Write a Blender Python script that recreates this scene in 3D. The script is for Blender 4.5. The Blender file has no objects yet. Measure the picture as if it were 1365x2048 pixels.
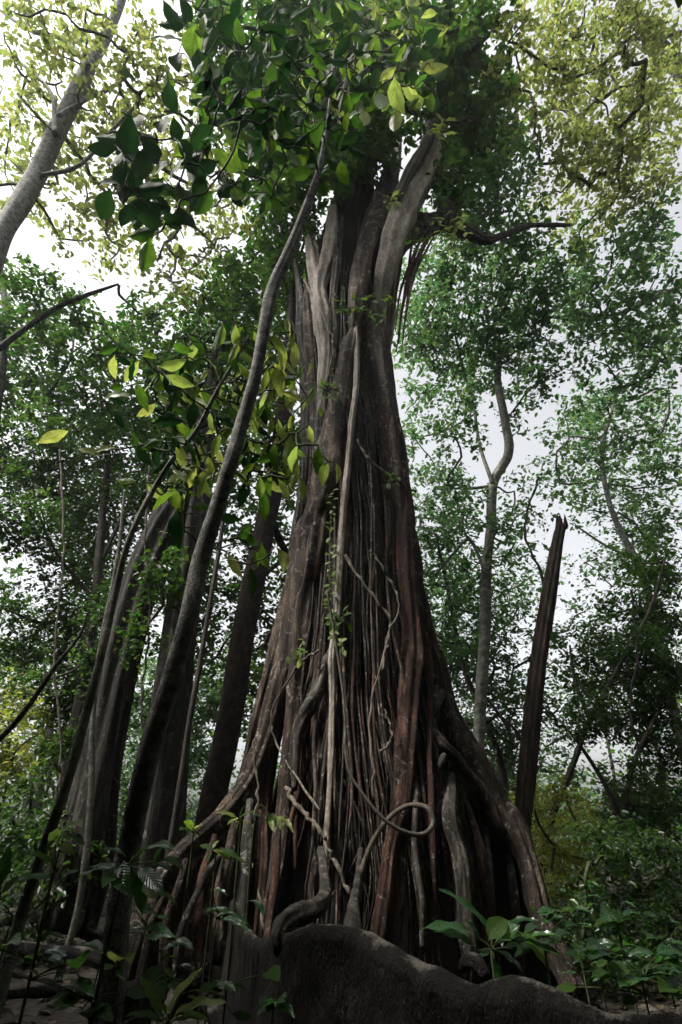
import bpy, math
import numpy as np
from math import radians as R, tan, atan, sin, cos, pi, sqrt

# ------------------------------------------------------------------ camera
scene = bpy.context.scene
F = 1024.0; PITCH = R(32.0); CAMZ = 1.3
cd = bpy.data.cameras.new('camera'); cam = bpy.data.objects.new('camera', cd)
scene.collection.objects.link(cam); scene.camera = cam
cd.sensor_fit = 'VERTICAL'; cd.sensor_height = 36; cd.lens = 18.0
cd.clip_start = 0.05; cd.clip_end = 2000
cam.location = (0, 0, CAMZ); cam.rotation_euler = (R(90) + PITCH, 0, 0)

# ------------------------------------------------------------------ light
SUN_ELEV, SUN_AZ = R(56), R(-112)        # azimuth: 0 = ahead (+Y), clockwise
world = bpy.data.worlds.new('World'); scene.world = world; world.use_nodes = True
nt = world.node_tree; nt.nodes.clear()
wo = nt.nodes.new('ShaderNodeOutputWorld'); bg = nt.nodes.new('ShaderNodeBackground')
sky = nt.nodes.new('ShaderNodeTexSky'); sky.sky_type = 'NISHITA'; sky.sun_disc = False
sky.sun_elevation = SUN_ELEV; sky.sun_rotation = SUN_AZ
sky.air_density = 1.0; sky.dust_density = 6.0; sky.ozone_density = 1.0
hs = nt.nodes.new('ShaderNodeHueSaturation'); hs.inputs['Saturation'].default_value = 0.14
nt.links.new(sky.outputs[0], hs.inputs['Color']); nt.links.new(hs.outputs[0], bg.inputs[0])
bg.inputs[1].default_value = 0.15
nt.links.new(bg.outputs[0], wo.inputs[0])
sl = bpy.data.lights.new('sun', 'SUN'); sl.energy = 3.0; sl.angle = R(10); sl.color = (1, 0.95, 0.86)
so = bpy.data.objects.new('sun', sl); scene.collection.objects.link(so)
from mathutils import Vector
sd = Vector((sin(SUN_AZ) * cos(SUN_ELEV), cos(SUN_AZ) * cos(SUN_ELEV), sin(SUN_ELEV)))
so.rotation_euler = sd.to_track_quat('Z', 'Y').to_euler(); so.location = (0, 0, 60)

scene.view_settings.view_transform = 'Standard'; scene.view_settings.look = 'None'
scene.view_settings.exposure = 1.2; scene.view_settings.gamma = 1.0
scene.cycles.max_bounces = 7; scene.cycles.diffuse_bounces = 4; scene.cycles.glossy_bounces = 2
scene.cycles.transmission_bounces = 4; scene.cycles.transparent_max_bounces = 4
scene.cycles.sample_clamp_indirect = 4.0

# ------------------------------------------------------------------ helpers
rng = np.random.default_rng(11)
TP = tan(PITCH)
def elev(py): return atan((1024 - py) / F) + PITCH
def P(px, py, Y):
    """point seen at photo position px,py standing Y metres ahead of the camera"""
    b = (1024 - py) / F
    d = Y / (cos(PITCH) - b * sin(PITCH))
    return np.array([(px - 682.5) / F * d, Y, CAMZ + d * (sin(PITCH) + b * cos(PITCH))])
def depth(p): return p[1] * cos(PITCH) + (p[2] - CAMZ) * sin(PITCH)
def w2m(wpx, p): return wpx / F * depth(p)

WLOC = {}
def link(o, parent):
    scene.collection.objects.link(o)
    if parent is not None: o.parent = parent
def tag(o, label=None, cat=None, group=None, kind=None):
    if label: o['label'] = label
    if cat: o['category'] = cat
    if group: o['group'] = group
    if kind: o['kind'] = kind
    return o
def thing(name, label, cat, loc, group=None):
    o = bpy.data.objects.new(name, None); o.empty_display_size = 0.3
    o.location = tuple(float(v) for v in loc); link(o, None); WLOC[o] = np.array(loc, float)
    return tag(o, label, cat, group)
def mesh(name, parts, mats, parent=None, smooth=True, loc=None, label=None):
    """parts: list of (verts Nx3, quads Mx4[, matindex[, uv Mx4x2]]) -> one mesh object"""
    if not isinstance(mats, (list, tuple)): mats = [mats]
    vs, qs, mi, uvs = [], [], [], []; off = 0; has_uv = any(len(p) > 3 for p in parts)
    for p in parts:
        v, q = np.asarray(p[0], float), np.asarray(p[1], np.int64)
        if len(q) == 0: continue
        vs.append(v); qs.append(q + off); off += len(v)
        m = p[2] if len(p) > 2 else 0
        mi.append(np.full(len(q), m, np.int32) if np.isscalar(m) else np.asarray(m, np.int32))
        if has_uv: uvs.append(p[3] if len(p) > 3 else np.zeros((len(q), 4, 2)))
    v = np.concatenate(vs); q = np.concatenate(qs); mi = np.concatenate(mi)
    org = WLOC.get(parent, np.zeros(3)) if parent is not None else np.zeros(3)
    if loc is not None: org = np.array(loc, float)
    me = bpy.data.meshes.new(name)
    me.vertices.add(len(v)); me.vertices.foreach_set('co', (v - org).astype(np.float32).ravel())
    me.loops.add(len(q) * 4); me.loops.foreach_set('vertex_index', q.astype(np.int32).ravel())
    me.polygons.add(len(q)); me.polygons.foreach_set('loop_start', np.arange(0, len(q) * 4, 4, dtype=np.int32))
    me.polygons.foreach_set('loop_total', np.full(len(q), 4, np.int32))
    for m in mats: me.materials.append(m)
    me.polygons.foreach_set('material_index', mi)
    me.polygons.foreach_set('use_smooth', np.full(len(q), smooth, bool))
    if has_uv:
        ul = me.uv_layers.new(name='UVMap'); ul.data.foreach_set('uv', np.concatenate(uvs).astype(np.float32).ravel())
    me.update(); me.validate()
    o = bpy.data.objects.new(name, me); link(o, parent)
    if loc is not None: o.location = tuple(float(x) for x in loc)
    WLOC[o] = org
    if label: o['label'] = label
    return o

def catmull(pts, n):
    pts = np.asarray(pts, float); k = len(pts)
    if k == 2: return pts[0] + (pts[1] - pts[0]) * np.linspace(0, 1, n)[:, None]
    ext = np.vstack([2 * pts[0] - pts[1], pts, 2 * pts[-1] - pts[-2]])
    t = np.linspace(0, k - 1 - 1e-9, n); i = t.astype(int); u = (t - i)[:, None]
    p0, p1, p2, p3 = ext[i], ext[i + 1], ext[i + 2], ext[i + 3]
    return 0.5 * (2 * p1 + (p2 - p0) * u + (2 * p0 - 5 * p1 + 4 * p2 - p3) * u ** 2 + (3 * p1 - p0 - 3 * p2 + p3) * u ** 3)

def nfield(p, scale, seed, zs=1.0, n=7):
    """smooth pseudo-noise field from summed sines"""
    r = np.random.default_rng(abs(int(seed))); out = 0
    q = p * np.array([1, 1, zs]) * scale
    for k in range(n):
        kv = r.normal(size=3) * (1 + k * 0.45); out = out + np.sin(q @ kv + r.uniform(0, 6.28)) / (1 + k * 0.35)
    return out / 2.6

def tube(path, rad, seg=10, step=None, bump=0.0, bscale=6.0, flute=0, seed=0, flat=1.0, zs=0.3, cap=True, smoothpath=True, n=None):
    path = np.asarray(path, float); rad = np.asarray(rad, float) * np.ones(len(path))
    L = np.linalg.norm(np.diff(path, axis=0), axis=1).sum()
    if n is None: n = int(max(3, min(400, L / (step or 0.1)))) + 1
    if smoothpath:
        kk = catmull(np.column_stack([path, rad]), n); pts, rr = kk[:, :3], np.maximum(kk[:, 3], 1e-4)
    else: pts, rr = path, rad; n = len(path)
    T = np.gradient(pts, axis=0); T /= np.linalg.norm(T, axis=1)[:, None] + 1e-9
    ref = np.array([0, 1, 0.0]) if abs(T[0][1]) < 0.9 else np.array([1, 0, 0.0])
    A = np.zeros((n, 3)); a = ref
    for i in range(n):
        a = a - T[i] * (a @ T[i]); a /= np.linalg.norm(a) + 1e-9; A[i] = a
    B = np.cross(T, A)
    th = np.linspace(0, 2 * pi, seg, endpoint=False)
    prof = np.ones((n, seg))
    if flute:
        r_ = np.random.default_rng(abs(int(seed)) + 5); s = np.linspace(0, 1, n)[:, None]
        for k in range(2, 2 + flute):
            ph = r_.uniform(0, 6.28) + r_.normal() * 1.2 * s + 0.5 * np.sin(s * r_.uniform(3, 9) + r_.uniform(0, 6))
            prof += r_.uniform(0.08, 0.16) * (np.abs(np.sin((k // 2 + 1) * th[None] + ph)) - 0.6)
    V = pts[:, None] + rr[:, None, None] * prof[..., None] * (A[:, None] * np.cos(th)[None, :, None] * flat + B[:, None] * np.sin(th)[None, :, None])
    if bump:
        d = V - pts[:, None]; f = nfield(V.reshape(-1, 3), bscale, seed + 9, zs).reshape(n, seg)
        V = pts[:, None] + d * (1 + bump * f)[..., None]
    V = V.reshape(-1, 3)
    i = np.arange(n - 1)[:, None] * seg; j = np.arange(seg)[None]; j2 = (j + 1) % seg
    Q = np.stack([i + j, i + j2, i + seg + j2, i + seg + j], -1).reshape(-1, 4)
    if cap:
        c0, c1 = len(V), len(V) + 1
        V = np.vstack([V, pts[0], pts[-1]])
        e = np.arange(0, seg, 2) if seg % 2 == 0 else None
        if e is not None:
            b = (n - 1) * seg
            Q = np.vstack([Q, np.stack([np.full(len(e), c0), (e + 2) % seg, e + 1, e], -1),
                           np.stack([np.full(len(e), c1), b + e, b + e + 1, b + (e + 2) % seg], -1)])
    return V, Q

def small_leaves(C, L, droop=0.35, tilt=0.55, r=rng, width=0.26):
    n = len(C); L = L * np.ones(n)
    az = r.uniform(0, 2 * pi, n); dz = -droop + r.normal(0, 0.35, n)
    D = np.column_stack([np.cos(az), np.sin(az), dz]); D /= np.linalg.norm(D, axis=1)[:, None]
    N = np.column_stack([r.normal(0, tilt, n), r.normal(0, tilt, n), np.ones(n)])
    N -= D * (N * D).sum(1)[:, None]; N /= np.linalg.norm(N, axis=1)[:, None]
    S = np.cross(N, D)
    w = (width * r.uniform(0.8, 1.2, n))
    out = np.empty((n, 6, 3))
    spec = [(0, 0, 0), (.32, 1, .25), (.72, .8, .12), (1, 0, -.35), (.72, -.8, .12), (.32, -1, .25)]
    for k, (t, s, h) in enumerate(spec):
        out[:, k] = C + L[:, None] * (D * t + S * (s * w)[:, None] + N * (h * w)[:, None])
    idx = np.arange(n)[:, None] * 6
    Q = np.concatenate([idx + np.array([[0, 1, 2, 3]]), idx + np.array([[0, 3, 4, 5]])])
    return out.reshape(-1, 3), Q

def big_leaf(base, tip, normal, wfrac=0.36, curl=0.18, fold=0.22, wav=0.03, nl=9, nw=2, seed=0, shape=0.42, petiole=0.08):
    """one broad leaf as a curved grid with uv"""
    base = np.asarray(base, float); tip = np.asarray(tip, float); r = np.random.default_rng(seed)
    D = tip - base; L = np.linalg.norm(D); D /= L; N = np.asarray(normal, float); N = N - D * (N @ D); N /= np.linalg.norm(N) + 1e-9
    S = np.cross(N, D); t = np.linspace(0, 1, nl + 1); bx = petiole
    tt = np.clip((t - bx) / (1 - bx), 0, 1)
    wid = (np.sin(pi * tt ** (0.5 / (1 - shape) if shape < .5 else 1.0)) ** 0.8) * (1 - 0.25 * tt ** 6) + 0.012
    wid = wid * L * wfrac * 0.5
    side = r.normal() * 0.07
    V = []; UV = []; ph = r.uniform(0, 6)
    for i in range(nl + 1):
        c = base + D * L * t[i] + N * L * curl * (0.25 - (t[i] - 0.45) ** 2) + S * L * side * sin(pi * t[i])
        for j in range(-nw, nw + 1):
            s = j / nw
            h = abs(s) * fold * wid[i] + wav * L * sin(t[i] * 17 + ph + (2 if s > 0 else 0)) * abs(s) * (0.3 + abs(s))
            V.append(c + S * s * wid[i] + N * h); UV.append((s * 0.5 + 0.5, t[i]))
    V = np.array(V); UV = np.array(UV); m = 2 * nw + 1; Q = []
    for i in range(nl):
        for j in range(2 * nw): a = i * m + j; Q.append((a, a + 1, a + m + 1, a + m))
    Q = np.array(Q); return V, Q, UV[Q]

# ------------------------------------------------------------------ materials
def newmat(name):
    m = bpy.data.materials.new(name); m.use_nodes = True; n = m.node_tree; n.nodes.clear(); return m, n
def nd(n, t, **k):
    x = n.nodes.new(t)
    for a, b in k.items():
        if a in x.inputs.keys(): x.inputs[a].default_value = b
        else: setattr(x, a, b)
    return x
def ramp(n, src, stops):
    c = n.nodes.new('ShaderNodeValToRGB'); e = c.color_ramp.elements
    while len(e) < len(stops): e.new(0.5)
    for el, (p, col) in zip(e, stops): el.position = p; el.color = (*col, 1)
    n.links.new(src, c.inputs[0]); return c
def bark(name, dark, mid, light, scale=3.0, zs=0.22, patch=(0.5, 0.72), patchcol=None, bump=0.6, rough=0.8, rimlight=None, fine=1.0):
    m, n = newmat(name); L = n.links
    out = nd(n, 'ShaderNodeOutputMaterial'); pr = nd(n, 'ShaderNodeBsdfPrincipled'); pr.inputs['Roughness'].default_value = rough
    pr.inputs['Specular IOR Level'].default_value = 0.3
    tc = nd(n, 'ShaderNodeTexCoord'); mp = nd(n, 'ShaderNodeMapping'); mp.inputs['Scale'].default_value = (1, 1, zs)
    L.new(tc.outputs['Object'], mp.inputs[0])
    n1 = nd(n, 'ShaderNodeTexNoise', Scale=scale * 2, Detail=7.0, Roughness=0.65); L.new(mp.outputs[0], n1.inputs['Vector'])
    n2 = nd(n, 'ShaderNodeTexNoise', Scale=scale * 11 * fine, Detail=6.0, Roughness=0.7, Distortion=0.4); L.new(mp.outputs[0], n2.inputs['Vector'])
    c1 = ramp(n, n1.outputs[0], [(0.32, dark), (0.52, mid), (0.72, light)])
    c2 = ramp(n, n2.outputs[0], [(0.3, (0.42, 0.42, 0.42)), (0.55, (0.9, 0.9, 0.9)), (0.75, (1.35, 1.3, 1.25))])
    mx = nd(n, 'ShaderNodeMix', data_type='RGBA', blend_type='MULTIPLY'); mx.inputs[0].default_value = 1
    L.new(c1.outputs[0], mx.inputs[6]); L.new(c2.outputs[0], mx.inputs[7]); col = mx.outputs[2]
    if patchcol:
        n3 = nd(n, 'ShaderNodeTexNoise', Scale=scale * 2.2, Detail=9.0, Roughness=0.75, Distortion=0.8); L.new(tc.outputs['Object'], n3.inputs['Vector'])
        f = ramp(n, n3.outputs[0], [(patch[0], (0, 0, 0)), (patch[1], (1, 1, 1))])
        m3 = nd(n, 'ShaderNodeMix', data_type='RGBA'); L.new(f.outputs[0], m3.inputs[0]); L.new(col, m3.inputs[6]); m3.inputs[7].default_value = (*patchcol, 1); col = m3.outputs[2]
    if rimlight:  # pale sky-lit rim painted into the colour of upward-facing bark
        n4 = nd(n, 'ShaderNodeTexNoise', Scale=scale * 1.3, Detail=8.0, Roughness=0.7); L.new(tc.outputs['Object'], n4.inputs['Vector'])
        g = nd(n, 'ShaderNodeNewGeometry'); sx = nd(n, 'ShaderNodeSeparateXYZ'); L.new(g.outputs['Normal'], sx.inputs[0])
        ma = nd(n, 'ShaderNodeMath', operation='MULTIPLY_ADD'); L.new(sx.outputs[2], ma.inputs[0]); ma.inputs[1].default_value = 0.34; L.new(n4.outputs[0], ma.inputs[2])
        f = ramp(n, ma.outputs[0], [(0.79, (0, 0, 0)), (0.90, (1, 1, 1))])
        m4 = nd(n, 'ShaderNodeMix', data_type='RGBA'); L.new(f.outputs[0], m4.inputs[0]); L.new(col, m4.inputs[6]); m4.inputs[7].default_value = (*rimlight, 1); col = m4.outputs[2]
    mq = nd(n, 'ShaderNodeMapping'); mq.inputs['Scale'].default_value = (1, 1, min(1, zs * 2.6)); L.new(tc.outputs['Object'], mq.inputs[0])
    n6 = nd(n, 'ShaderNodeTexNoise', Scale=scale * 16, Detail=7.0, Roughness=0.8, Distortion=0.6); L.new(mq.outputs[0], n6.inputs['Vector'])
    c6 = ramp(n, n6.outputs[0], [(0.36, (0.25, 0.24, 0.23)), (0.5, (0.95, 0.95, 0.95)), (0.66, (1.6, 1.55, 1.5))])
    m6 = nd(n, 'ShaderNodeMix', data_type='RGBA', blend_type='MULTIPLY'); m6.inputs[0].default_value = 0.8 * min(1, bump * 1.2); L.new(col, m6.inputs[6]); L.new(c6.outputs[0], m6.inputs[7]); col = m6.outputs[2]
    L.new(col, pr.inputs['Base Color'])
    b0 = nd(n, 'ShaderNodeBump', Strength=bump, Distance=0.02); L.new(n6.outputs[0], b0.inputs['Height'])
    b = nd(n, 'ShaderNodeBump', Strength=bump, Distance=0.03); L.new(n2.outputs[0], b.inputs['Height']); L.new(b0.outputs[0], b.inputs['Normal'])
    b2 = nd(n, 'ShaderNodeBump', Strength=bump * 0.8, Distance=0.08); L.new(n1.outputs[0], b2.inputs['Height']); L.new(b.outputs[0], b2.inputs['Normal'])
    mp3 = nd(n, 'ShaderNodeMapping'); mp3.inputs['Scale'].default_value = (1, 1, zs * .45); L.new(tc.outputs['Object'], mp3.inputs[0])
    n5 = nd(n, 'ShaderNodeTexNoise', Scale=scale * 9, Detail=3.0, Roughness=0.6); L.new(mp3.outputs[0], n5.inputs['Vector'])
    rd = nd(n, 'ShaderNodeMath', operation='PINGPONG'); mu = nd(n, 'ShaderNodeMath', operation='MULTIPLY'); L.new(n5.outputs[0], mu.inputs[0]); mu.inputs[1].default_value = 4; L.new(mu.outputs[0], rd.inputs[0]); rd.inputs[1].default_value = .5
    b3 = nd(n, 'ShaderNodeBump', Strength=bump, Distance=0.02); L.new(rd.outputs[0], b3.inputs['Height']); L.new(b2.outputs[0], b3.inputs['Normal'])
    L.new(b3.outputs[0], pr.inputs['Normal']); L.new(pr.outputs[0], out.inputs[0]); return m
def leafmat(name, cols, trans, tfac=0.45, rough=0.38, veins=False, spec=0.5):
    """cols: ramp of base colours picked per leaf; trans: ramp of transmitted colour"""
    m, n = newmat(name); L = n.links
    out = nd(n, 'ShaderNodeOutputMaterial'); pr = nd(n, 'ShaderNodeBsdfPrincipled'); pr.inputs['Roughness'].default_value = rough
    pr.inputs['Specular IOR Level'].default_value = spec
    tr = nd(n, 'ShaderNodeBsdfTranslucent'); g = nd(n, 'ShaderNodeNewGeometry')
    k = len(cols)
    c = ramp(n, g.outputs['Random Per Island'], [(i / (k - 1), x) for i, x in enumerate(cols)])
    t = ramp(n, g.outputs['Random Per Island'], [(i / (len(trans) - 1), x) for i, x in enumerate(trans)])
    cc, tt = c.outputs[0], t.outputs[0]
    if veins:
        uv = nd(n, 'ShaderNodeUVMap'); sp = nd(n, 'ShaderNodeSeparateXYZ'); L.new(uv.outputs[0], sp.inputs[0])
        a = nd(n, 'ShaderNodeMath', operation='SUBTRACT'); L.new(sp.outputs[0], a.inputs[0]); a.inputs[1].default_value = 0.5
        ab = nd(n, 'ShaderNodeMath', operation='ABSOLUTE'); L.new(a.outputs[0], ab.inputs[0])
        # side veins: t - 0.45*|s| periodic
        m1 = nd(n, 'ShaderNodeMath', operation='MULTIPLY_ADD'); L.new(ab.outputs[0], m1.inputs[0]); m1.inputs[1].default_value = -0.42; L.new(sp.outputs[1], m1.inputs[2])
        m2 = nd(n, 'ShaderNodeMath', operation='MULTIPLY'); L.new(m1.outputs[0], m2.inputs[0]); m2.inputs[1].default_value = 75
        s = nd(n, 'ShaderNodeMath', operation='SINE'); L.new(m2.outputs[0], s.inputs[0])
        vr = ramp(n, s.outputs[0], [(0.72, (0, 0, 0)), (0.98, (1, 1, 1))])
        mr = ramp(n, ab.outputs[0], [(0.012, (1, 1, 1)), (0.035, (0, 0, 0))])
        mxv = nd(n, 'ShaderNodeMath', operation='MAXIMUM'); L.new(vr.outputs[0], mxv.inputs[0]); L.new(mr.outputs[0], mxv.inputs[1])
        for nm in ('c', 't'):
            src = cc if nm == 'c' else tt
            mm = nd(n, 'ShaderNodeMix', data_type='RGBA', blend_type='MULTIPLY'); L.new(mxv.outputs[0], mm.inputs[0]); L.new(src, mm.inputs[6])
            mm.inputs[7].default_value = (1.5, 1.4, 1.3, 1) if nm == 'c' else (0.45, 0.5, 0.4, 1)
            if nm == 'c': cc = mm.outputs[2]
            else: tt = mm.outputs[2]
        b = nd(n, 'ShaderNodeBump', Strength=0.25, Distance=0.008); L.new(s.outputs[0], b.inputs['Height'])
        L.new(b.outputs[0], pr.inputs['Normal'])
        nz = nd(n, 'ShaderNodeTexNoise', Scale=14.0, Detail=4.0); tc = nd(n, 'ShaderNodeTexCoord'); L.new(tc.outputs['Object'], nz.inputs['Vector'])
        br = ramp(n, nz.outputs[0], [(0.3, (0.7, 0.72, 0.6)), (0.6, (1.05, 1.05, 1.05))])
        mm = nd(n, 'ShaderNodeMix', data_type='RGBA', blend_type='MULTIPLY'); mm.inputs[0].default_value = 1; L.new(tt, mm.inputs[6]); L.new(br.outputs[0], mm.inputs[7]); tt = mm.outputs[2]
        nz2 = nd(n, 'ShaderNodeTexNoise', Scale=45.0, Detail=3.0); L.new(tc.outputs['Object'], nz2.inputs['Vector'])
        sp2 = ramp(n, nz2.outputs[0], [(0.66, (0, 0, 0)), (0.70, (1, 1, 1))])
        for nm in ('c', 't'):
            m7 = nd(n, 'ShaderNodeMix', data_type='RGBA'); L.new(sp2.outputs[0], m7.inputs[0]); L.new(cc if nm == 'c' else tt, m7.inputs[6]); m7.inputs[7].default_value = (.05, .03, .012, 1)
            if nm == 'c': cc = m7.outputs[2]
            else: tt = m7.outputs[2]
    L.new(cc, pr.inputs['Base Color']); L.new(tt, tr.inputs[0])
    mx = nd(n, 'ShaderNodeMixShader'); mx.inputs[0].default_value = tfac
    L.new(pr.outputs[0], mx.inputs[1]); L.new(tr.outputs[0], mx.inputs[2]); L.new(mx.outputs[0], out.inputs[0]); return m

M = {}
M['fig'] = bark('fig bark', (0.014, 0.010, 0.008), (0.075, 0.054, 0.042), (0.36, 0.27, 0.21), 3.0, 0.17, (0.55, 0.66), (0.42, 0.37, 0.32), 1.0)
M['figcore'] = bark('shade painted inner bark', (0.005, 0.004, 0.003), (0.012, 0.009, 0.007), (0.04, 0.03, 0.025), 3.0, 0.12, bump=0.7)  # near-black colour paints in the shade inside the trunk hollow
M['figpale'] = bark('pale fig bark', (0.20, 0.16, 0.13), (0.36, 0.31, 0.27), (0.52, 0.48, 0.44), 2.5, 0.3, (0.56, 0.66), (0.16, 0.13, 0.10), 0.5)
M['figred'] = bark('red brown root bark', (0.014, 0.006, 0.004), (0.065, 0.029, 0.02), (0.23, 0.12, 0.085), 4.0, 0.16, (0.57, 0.67), (0.30, 0.25, 0.22), 0.9)
M['figgrey'] = bark('grey lichen root bark', (0.012, 0.010, 0.008), (0.055, 0.047, 0.039), (0.22, 0.20, 0.175), 5.0, 0.15, (0.56, 0.68), (0.42, 0.42, 0.38), 0.6)
M['rimlitroot'] = bark('root bark with painted rim light', (0.006, 0.005, 0.004), (0.018, 0.015, 0.012), (0.07, 0.062, 0.05), 4.0, 0.6, (0.62, 0.7), (0.25, 0.23, 0.2), 1.0, rimlight=(0.24, 0.225, 0.19))  # pale top colour imitates sky light along the rim
M['pale'] = bark('pale smooth bark', (0.10, 0.10, 0.085), (0.30, 0.295, 0.27), (0.52, 0.52, 0.49), 5.0, 0.9, (0.53, 0.60), (0.06, 0.058, 0.045), 0.6, fine=1.2)
M['mottled'] = bark('mottled banded bark', (0.08, 0.08, 0.06), (0.20, 0.20, 0.165), (0.38, 0.37, 0.33), 2.5, 1.6, (0.52, 0.6), (0.055, 0.06, 0.04), 0.3)
M['brown'] = bark('flaky brown bark', (0.025, 0.016, 0.012), (0.075, 0.048, 0.036), (0.19, 0.135, 0.105), 5.0, 0.8, (0.6, 0.68), (0.30, 0.24, 0.19), 1.0)
M['grey'] = bark('fluted grey bark', (0.014, 0.012, 0.010), (0.055, 0.05, 0.043), (0.24, 0.225, 0.205), 4.0, 0.15, (0.58, 0.7), (0.40, 0.40, 0.37), 0.8)
M['snag'] = bark('weathered dead wood', (0.03, 0.02, 0.014), (0.10, 0.072, 0.054), (0.24, 0.185, 0.15), 6.0, 0.08, bump=1.0)
M['darkbark'] = bark('dark bark', (0.03, 0.026, 0.02), (0.07, 0.06, 0.048), (0.13, 0.115, 0.095), 5.0, 0.3, bump=0.5)
M['vine'] = bark('vine bark', (0.10, 0.08, 0.06), (0.21, 0.18, 0.145), (0.34, 0.31, 0.26), 9.0, 0.5, bump=0.5)
M['stem'] = bark('green stem', (0.03, 0.045, 0.015), (0.06, 0.08, 0.03), (0.12, 0.12, 0.06), 9.0, 0.5, bump=0.2)

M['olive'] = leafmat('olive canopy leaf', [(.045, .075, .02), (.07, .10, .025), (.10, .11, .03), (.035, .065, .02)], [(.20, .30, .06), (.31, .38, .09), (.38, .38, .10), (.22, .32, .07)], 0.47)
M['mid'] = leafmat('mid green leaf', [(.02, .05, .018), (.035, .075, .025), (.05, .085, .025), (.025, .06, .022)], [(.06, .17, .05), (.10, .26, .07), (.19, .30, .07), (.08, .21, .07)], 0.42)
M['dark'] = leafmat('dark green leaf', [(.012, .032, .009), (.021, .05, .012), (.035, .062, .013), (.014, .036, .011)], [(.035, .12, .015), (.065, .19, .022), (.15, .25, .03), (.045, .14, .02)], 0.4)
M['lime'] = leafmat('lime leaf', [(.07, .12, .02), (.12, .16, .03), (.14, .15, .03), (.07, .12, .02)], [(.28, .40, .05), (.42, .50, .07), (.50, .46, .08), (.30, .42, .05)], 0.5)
M['broad'] = leafmat('broad leaf', [(.013, .035, .010), (.025, .06, .014), (.04, .08, .016), (.016, .042, .012)], [(.05, .14, .015), (.12, .27, .025), (.22, .35, .03), (.06, .17, .02)], 0.45, 0.5, True, 0.12)
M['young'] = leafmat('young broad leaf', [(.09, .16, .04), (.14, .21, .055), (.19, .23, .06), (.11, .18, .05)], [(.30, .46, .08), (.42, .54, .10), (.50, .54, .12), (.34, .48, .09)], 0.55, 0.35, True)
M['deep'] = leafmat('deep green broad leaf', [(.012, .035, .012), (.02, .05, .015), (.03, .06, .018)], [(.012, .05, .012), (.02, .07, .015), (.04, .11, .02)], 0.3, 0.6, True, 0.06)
M['glossy'] = leafmat('glossy shade leaf', [(.013, .04, .017), (.022, .062, .023), (.036, .095, .03)], [(.06, .22, .04), (.10, .32, .05), (.18, .42, .05)], 0.35, 0.2, True, 0.8)
M['litter'] = leafmat('fallen leaf', [(.03, .018, .01), (.06, .04, .022), (.12, .085, .05), (.025, .015, .01)], [(.05, .03, .01), (.06, .03, .01)], 0.1, 0.6)

# ------------------------------------------------------------------ ground
def gz(x, y):
    p = np.column_stack([np.ravel(x), np.ravel(y), np.zeros(np.size(x))])
    return (0.10 * nfield(p, 0.9, 3) + 0.22 * nfield(p, 0.22, 4)).reshape(np.shape(x)) - 0.05
def g0(x, y): return float(gz(np.array([x]), np.array([y]))[0])
def build_ground():
    a = np.sinh(np.linspace(-5.2, 5.2, 260)) ; a = a / a.max() * 400
    X, Y = np.meshgrid(a, a + 6); Z = gz(X, Y)
    n = 260; V = np.column_stack([X.ravel(), Y.ravel(), Z.ravel()])
    i = np.arange(n - 1)[:, None] * n + np.arange(n - 1)[None]; Q = np.stack([i, i + 1, i + n + 1, i + n], -1).reshape(-1, 4)
    m, nn = newmat('forest soil'); L = nn.links
    out = nd(nn, 'ShaderNodeOutputMaterial'); pr = nd(nn, 'ShaderNodeBsdfPrincipled'); pr.inputs['Roughness'].default_value = 0.9
    tc = nd(nn, 'ShaderNodeTexCoord')
    v = nd(nn, 'ShaderNodeTexVoronoi', Scale=9.0); L.new(tc.outputs['Object'], v.inputs['Vector'])
    nz = nd(nn, 'ShaderNodeTexNoise', Scale=3.0, Detail=8.0); L.new(tc.outputs['Object'], nz.inputs['Vector'])
    c1 = ramp(nn, v.outputs['Color'], [(0.2, (0.009, 0.006, 0.004)), (0.6, (0.022, 0.016, 0.011)), (0.9, (0.06, 0.046, 0.033))])
    c2 = ramp(nn, nz.outputs[0], [(0.35, (0.4, 0.4, 0.4)), (0.65, (1.1, 1.1, 1.1))])
    mx = nd(nn, 'ShaderNodeMix', data_type='RGBA', blend_type='MULTIPLY'); mx.inputs[0].default_value = 1
    L.new(c1.outputs[0], mx.inputs[6]); L.new(c2.outputs[0], mx.inputs[7]); L.new(mx.outputs[2], pr.inputs['Base Color'])
    b = nd(nn, 'ShaderNodeBump', Strength=0.8, Distance=0.05); L.new(v.outputs['Distance'], b.inputs['Height']); L.new(b.outputs[0], pr.inputs['Normal'])
    L.new(pr.outputs[0], out.inputs[0])
    tag(mesh('ground', [(V, Q)], m), kind='structure')
    # leaf litter
    k = 26000; r_ = np.random.default_rng(5)
    xy = np.column_stack([r_.uniform(-16, 16, k), r_.uniform(0.5, 26, k)])
    C = np.column_stack([xy, gz(xy[:, 0], xy[:, 1]) + 0.01])
    lv, lq = small_leaves(C, r_.uniform(0.07, 0.18, k), 0.0, 0.25, r_, 0.24)
    tag(mesh('leaf_litter', [(lv, lq)], M['litter']), 'brown fallen leaves scattered over the dark forest soil', 'leaf litter', kind='stuff')
build_ground()

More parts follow.
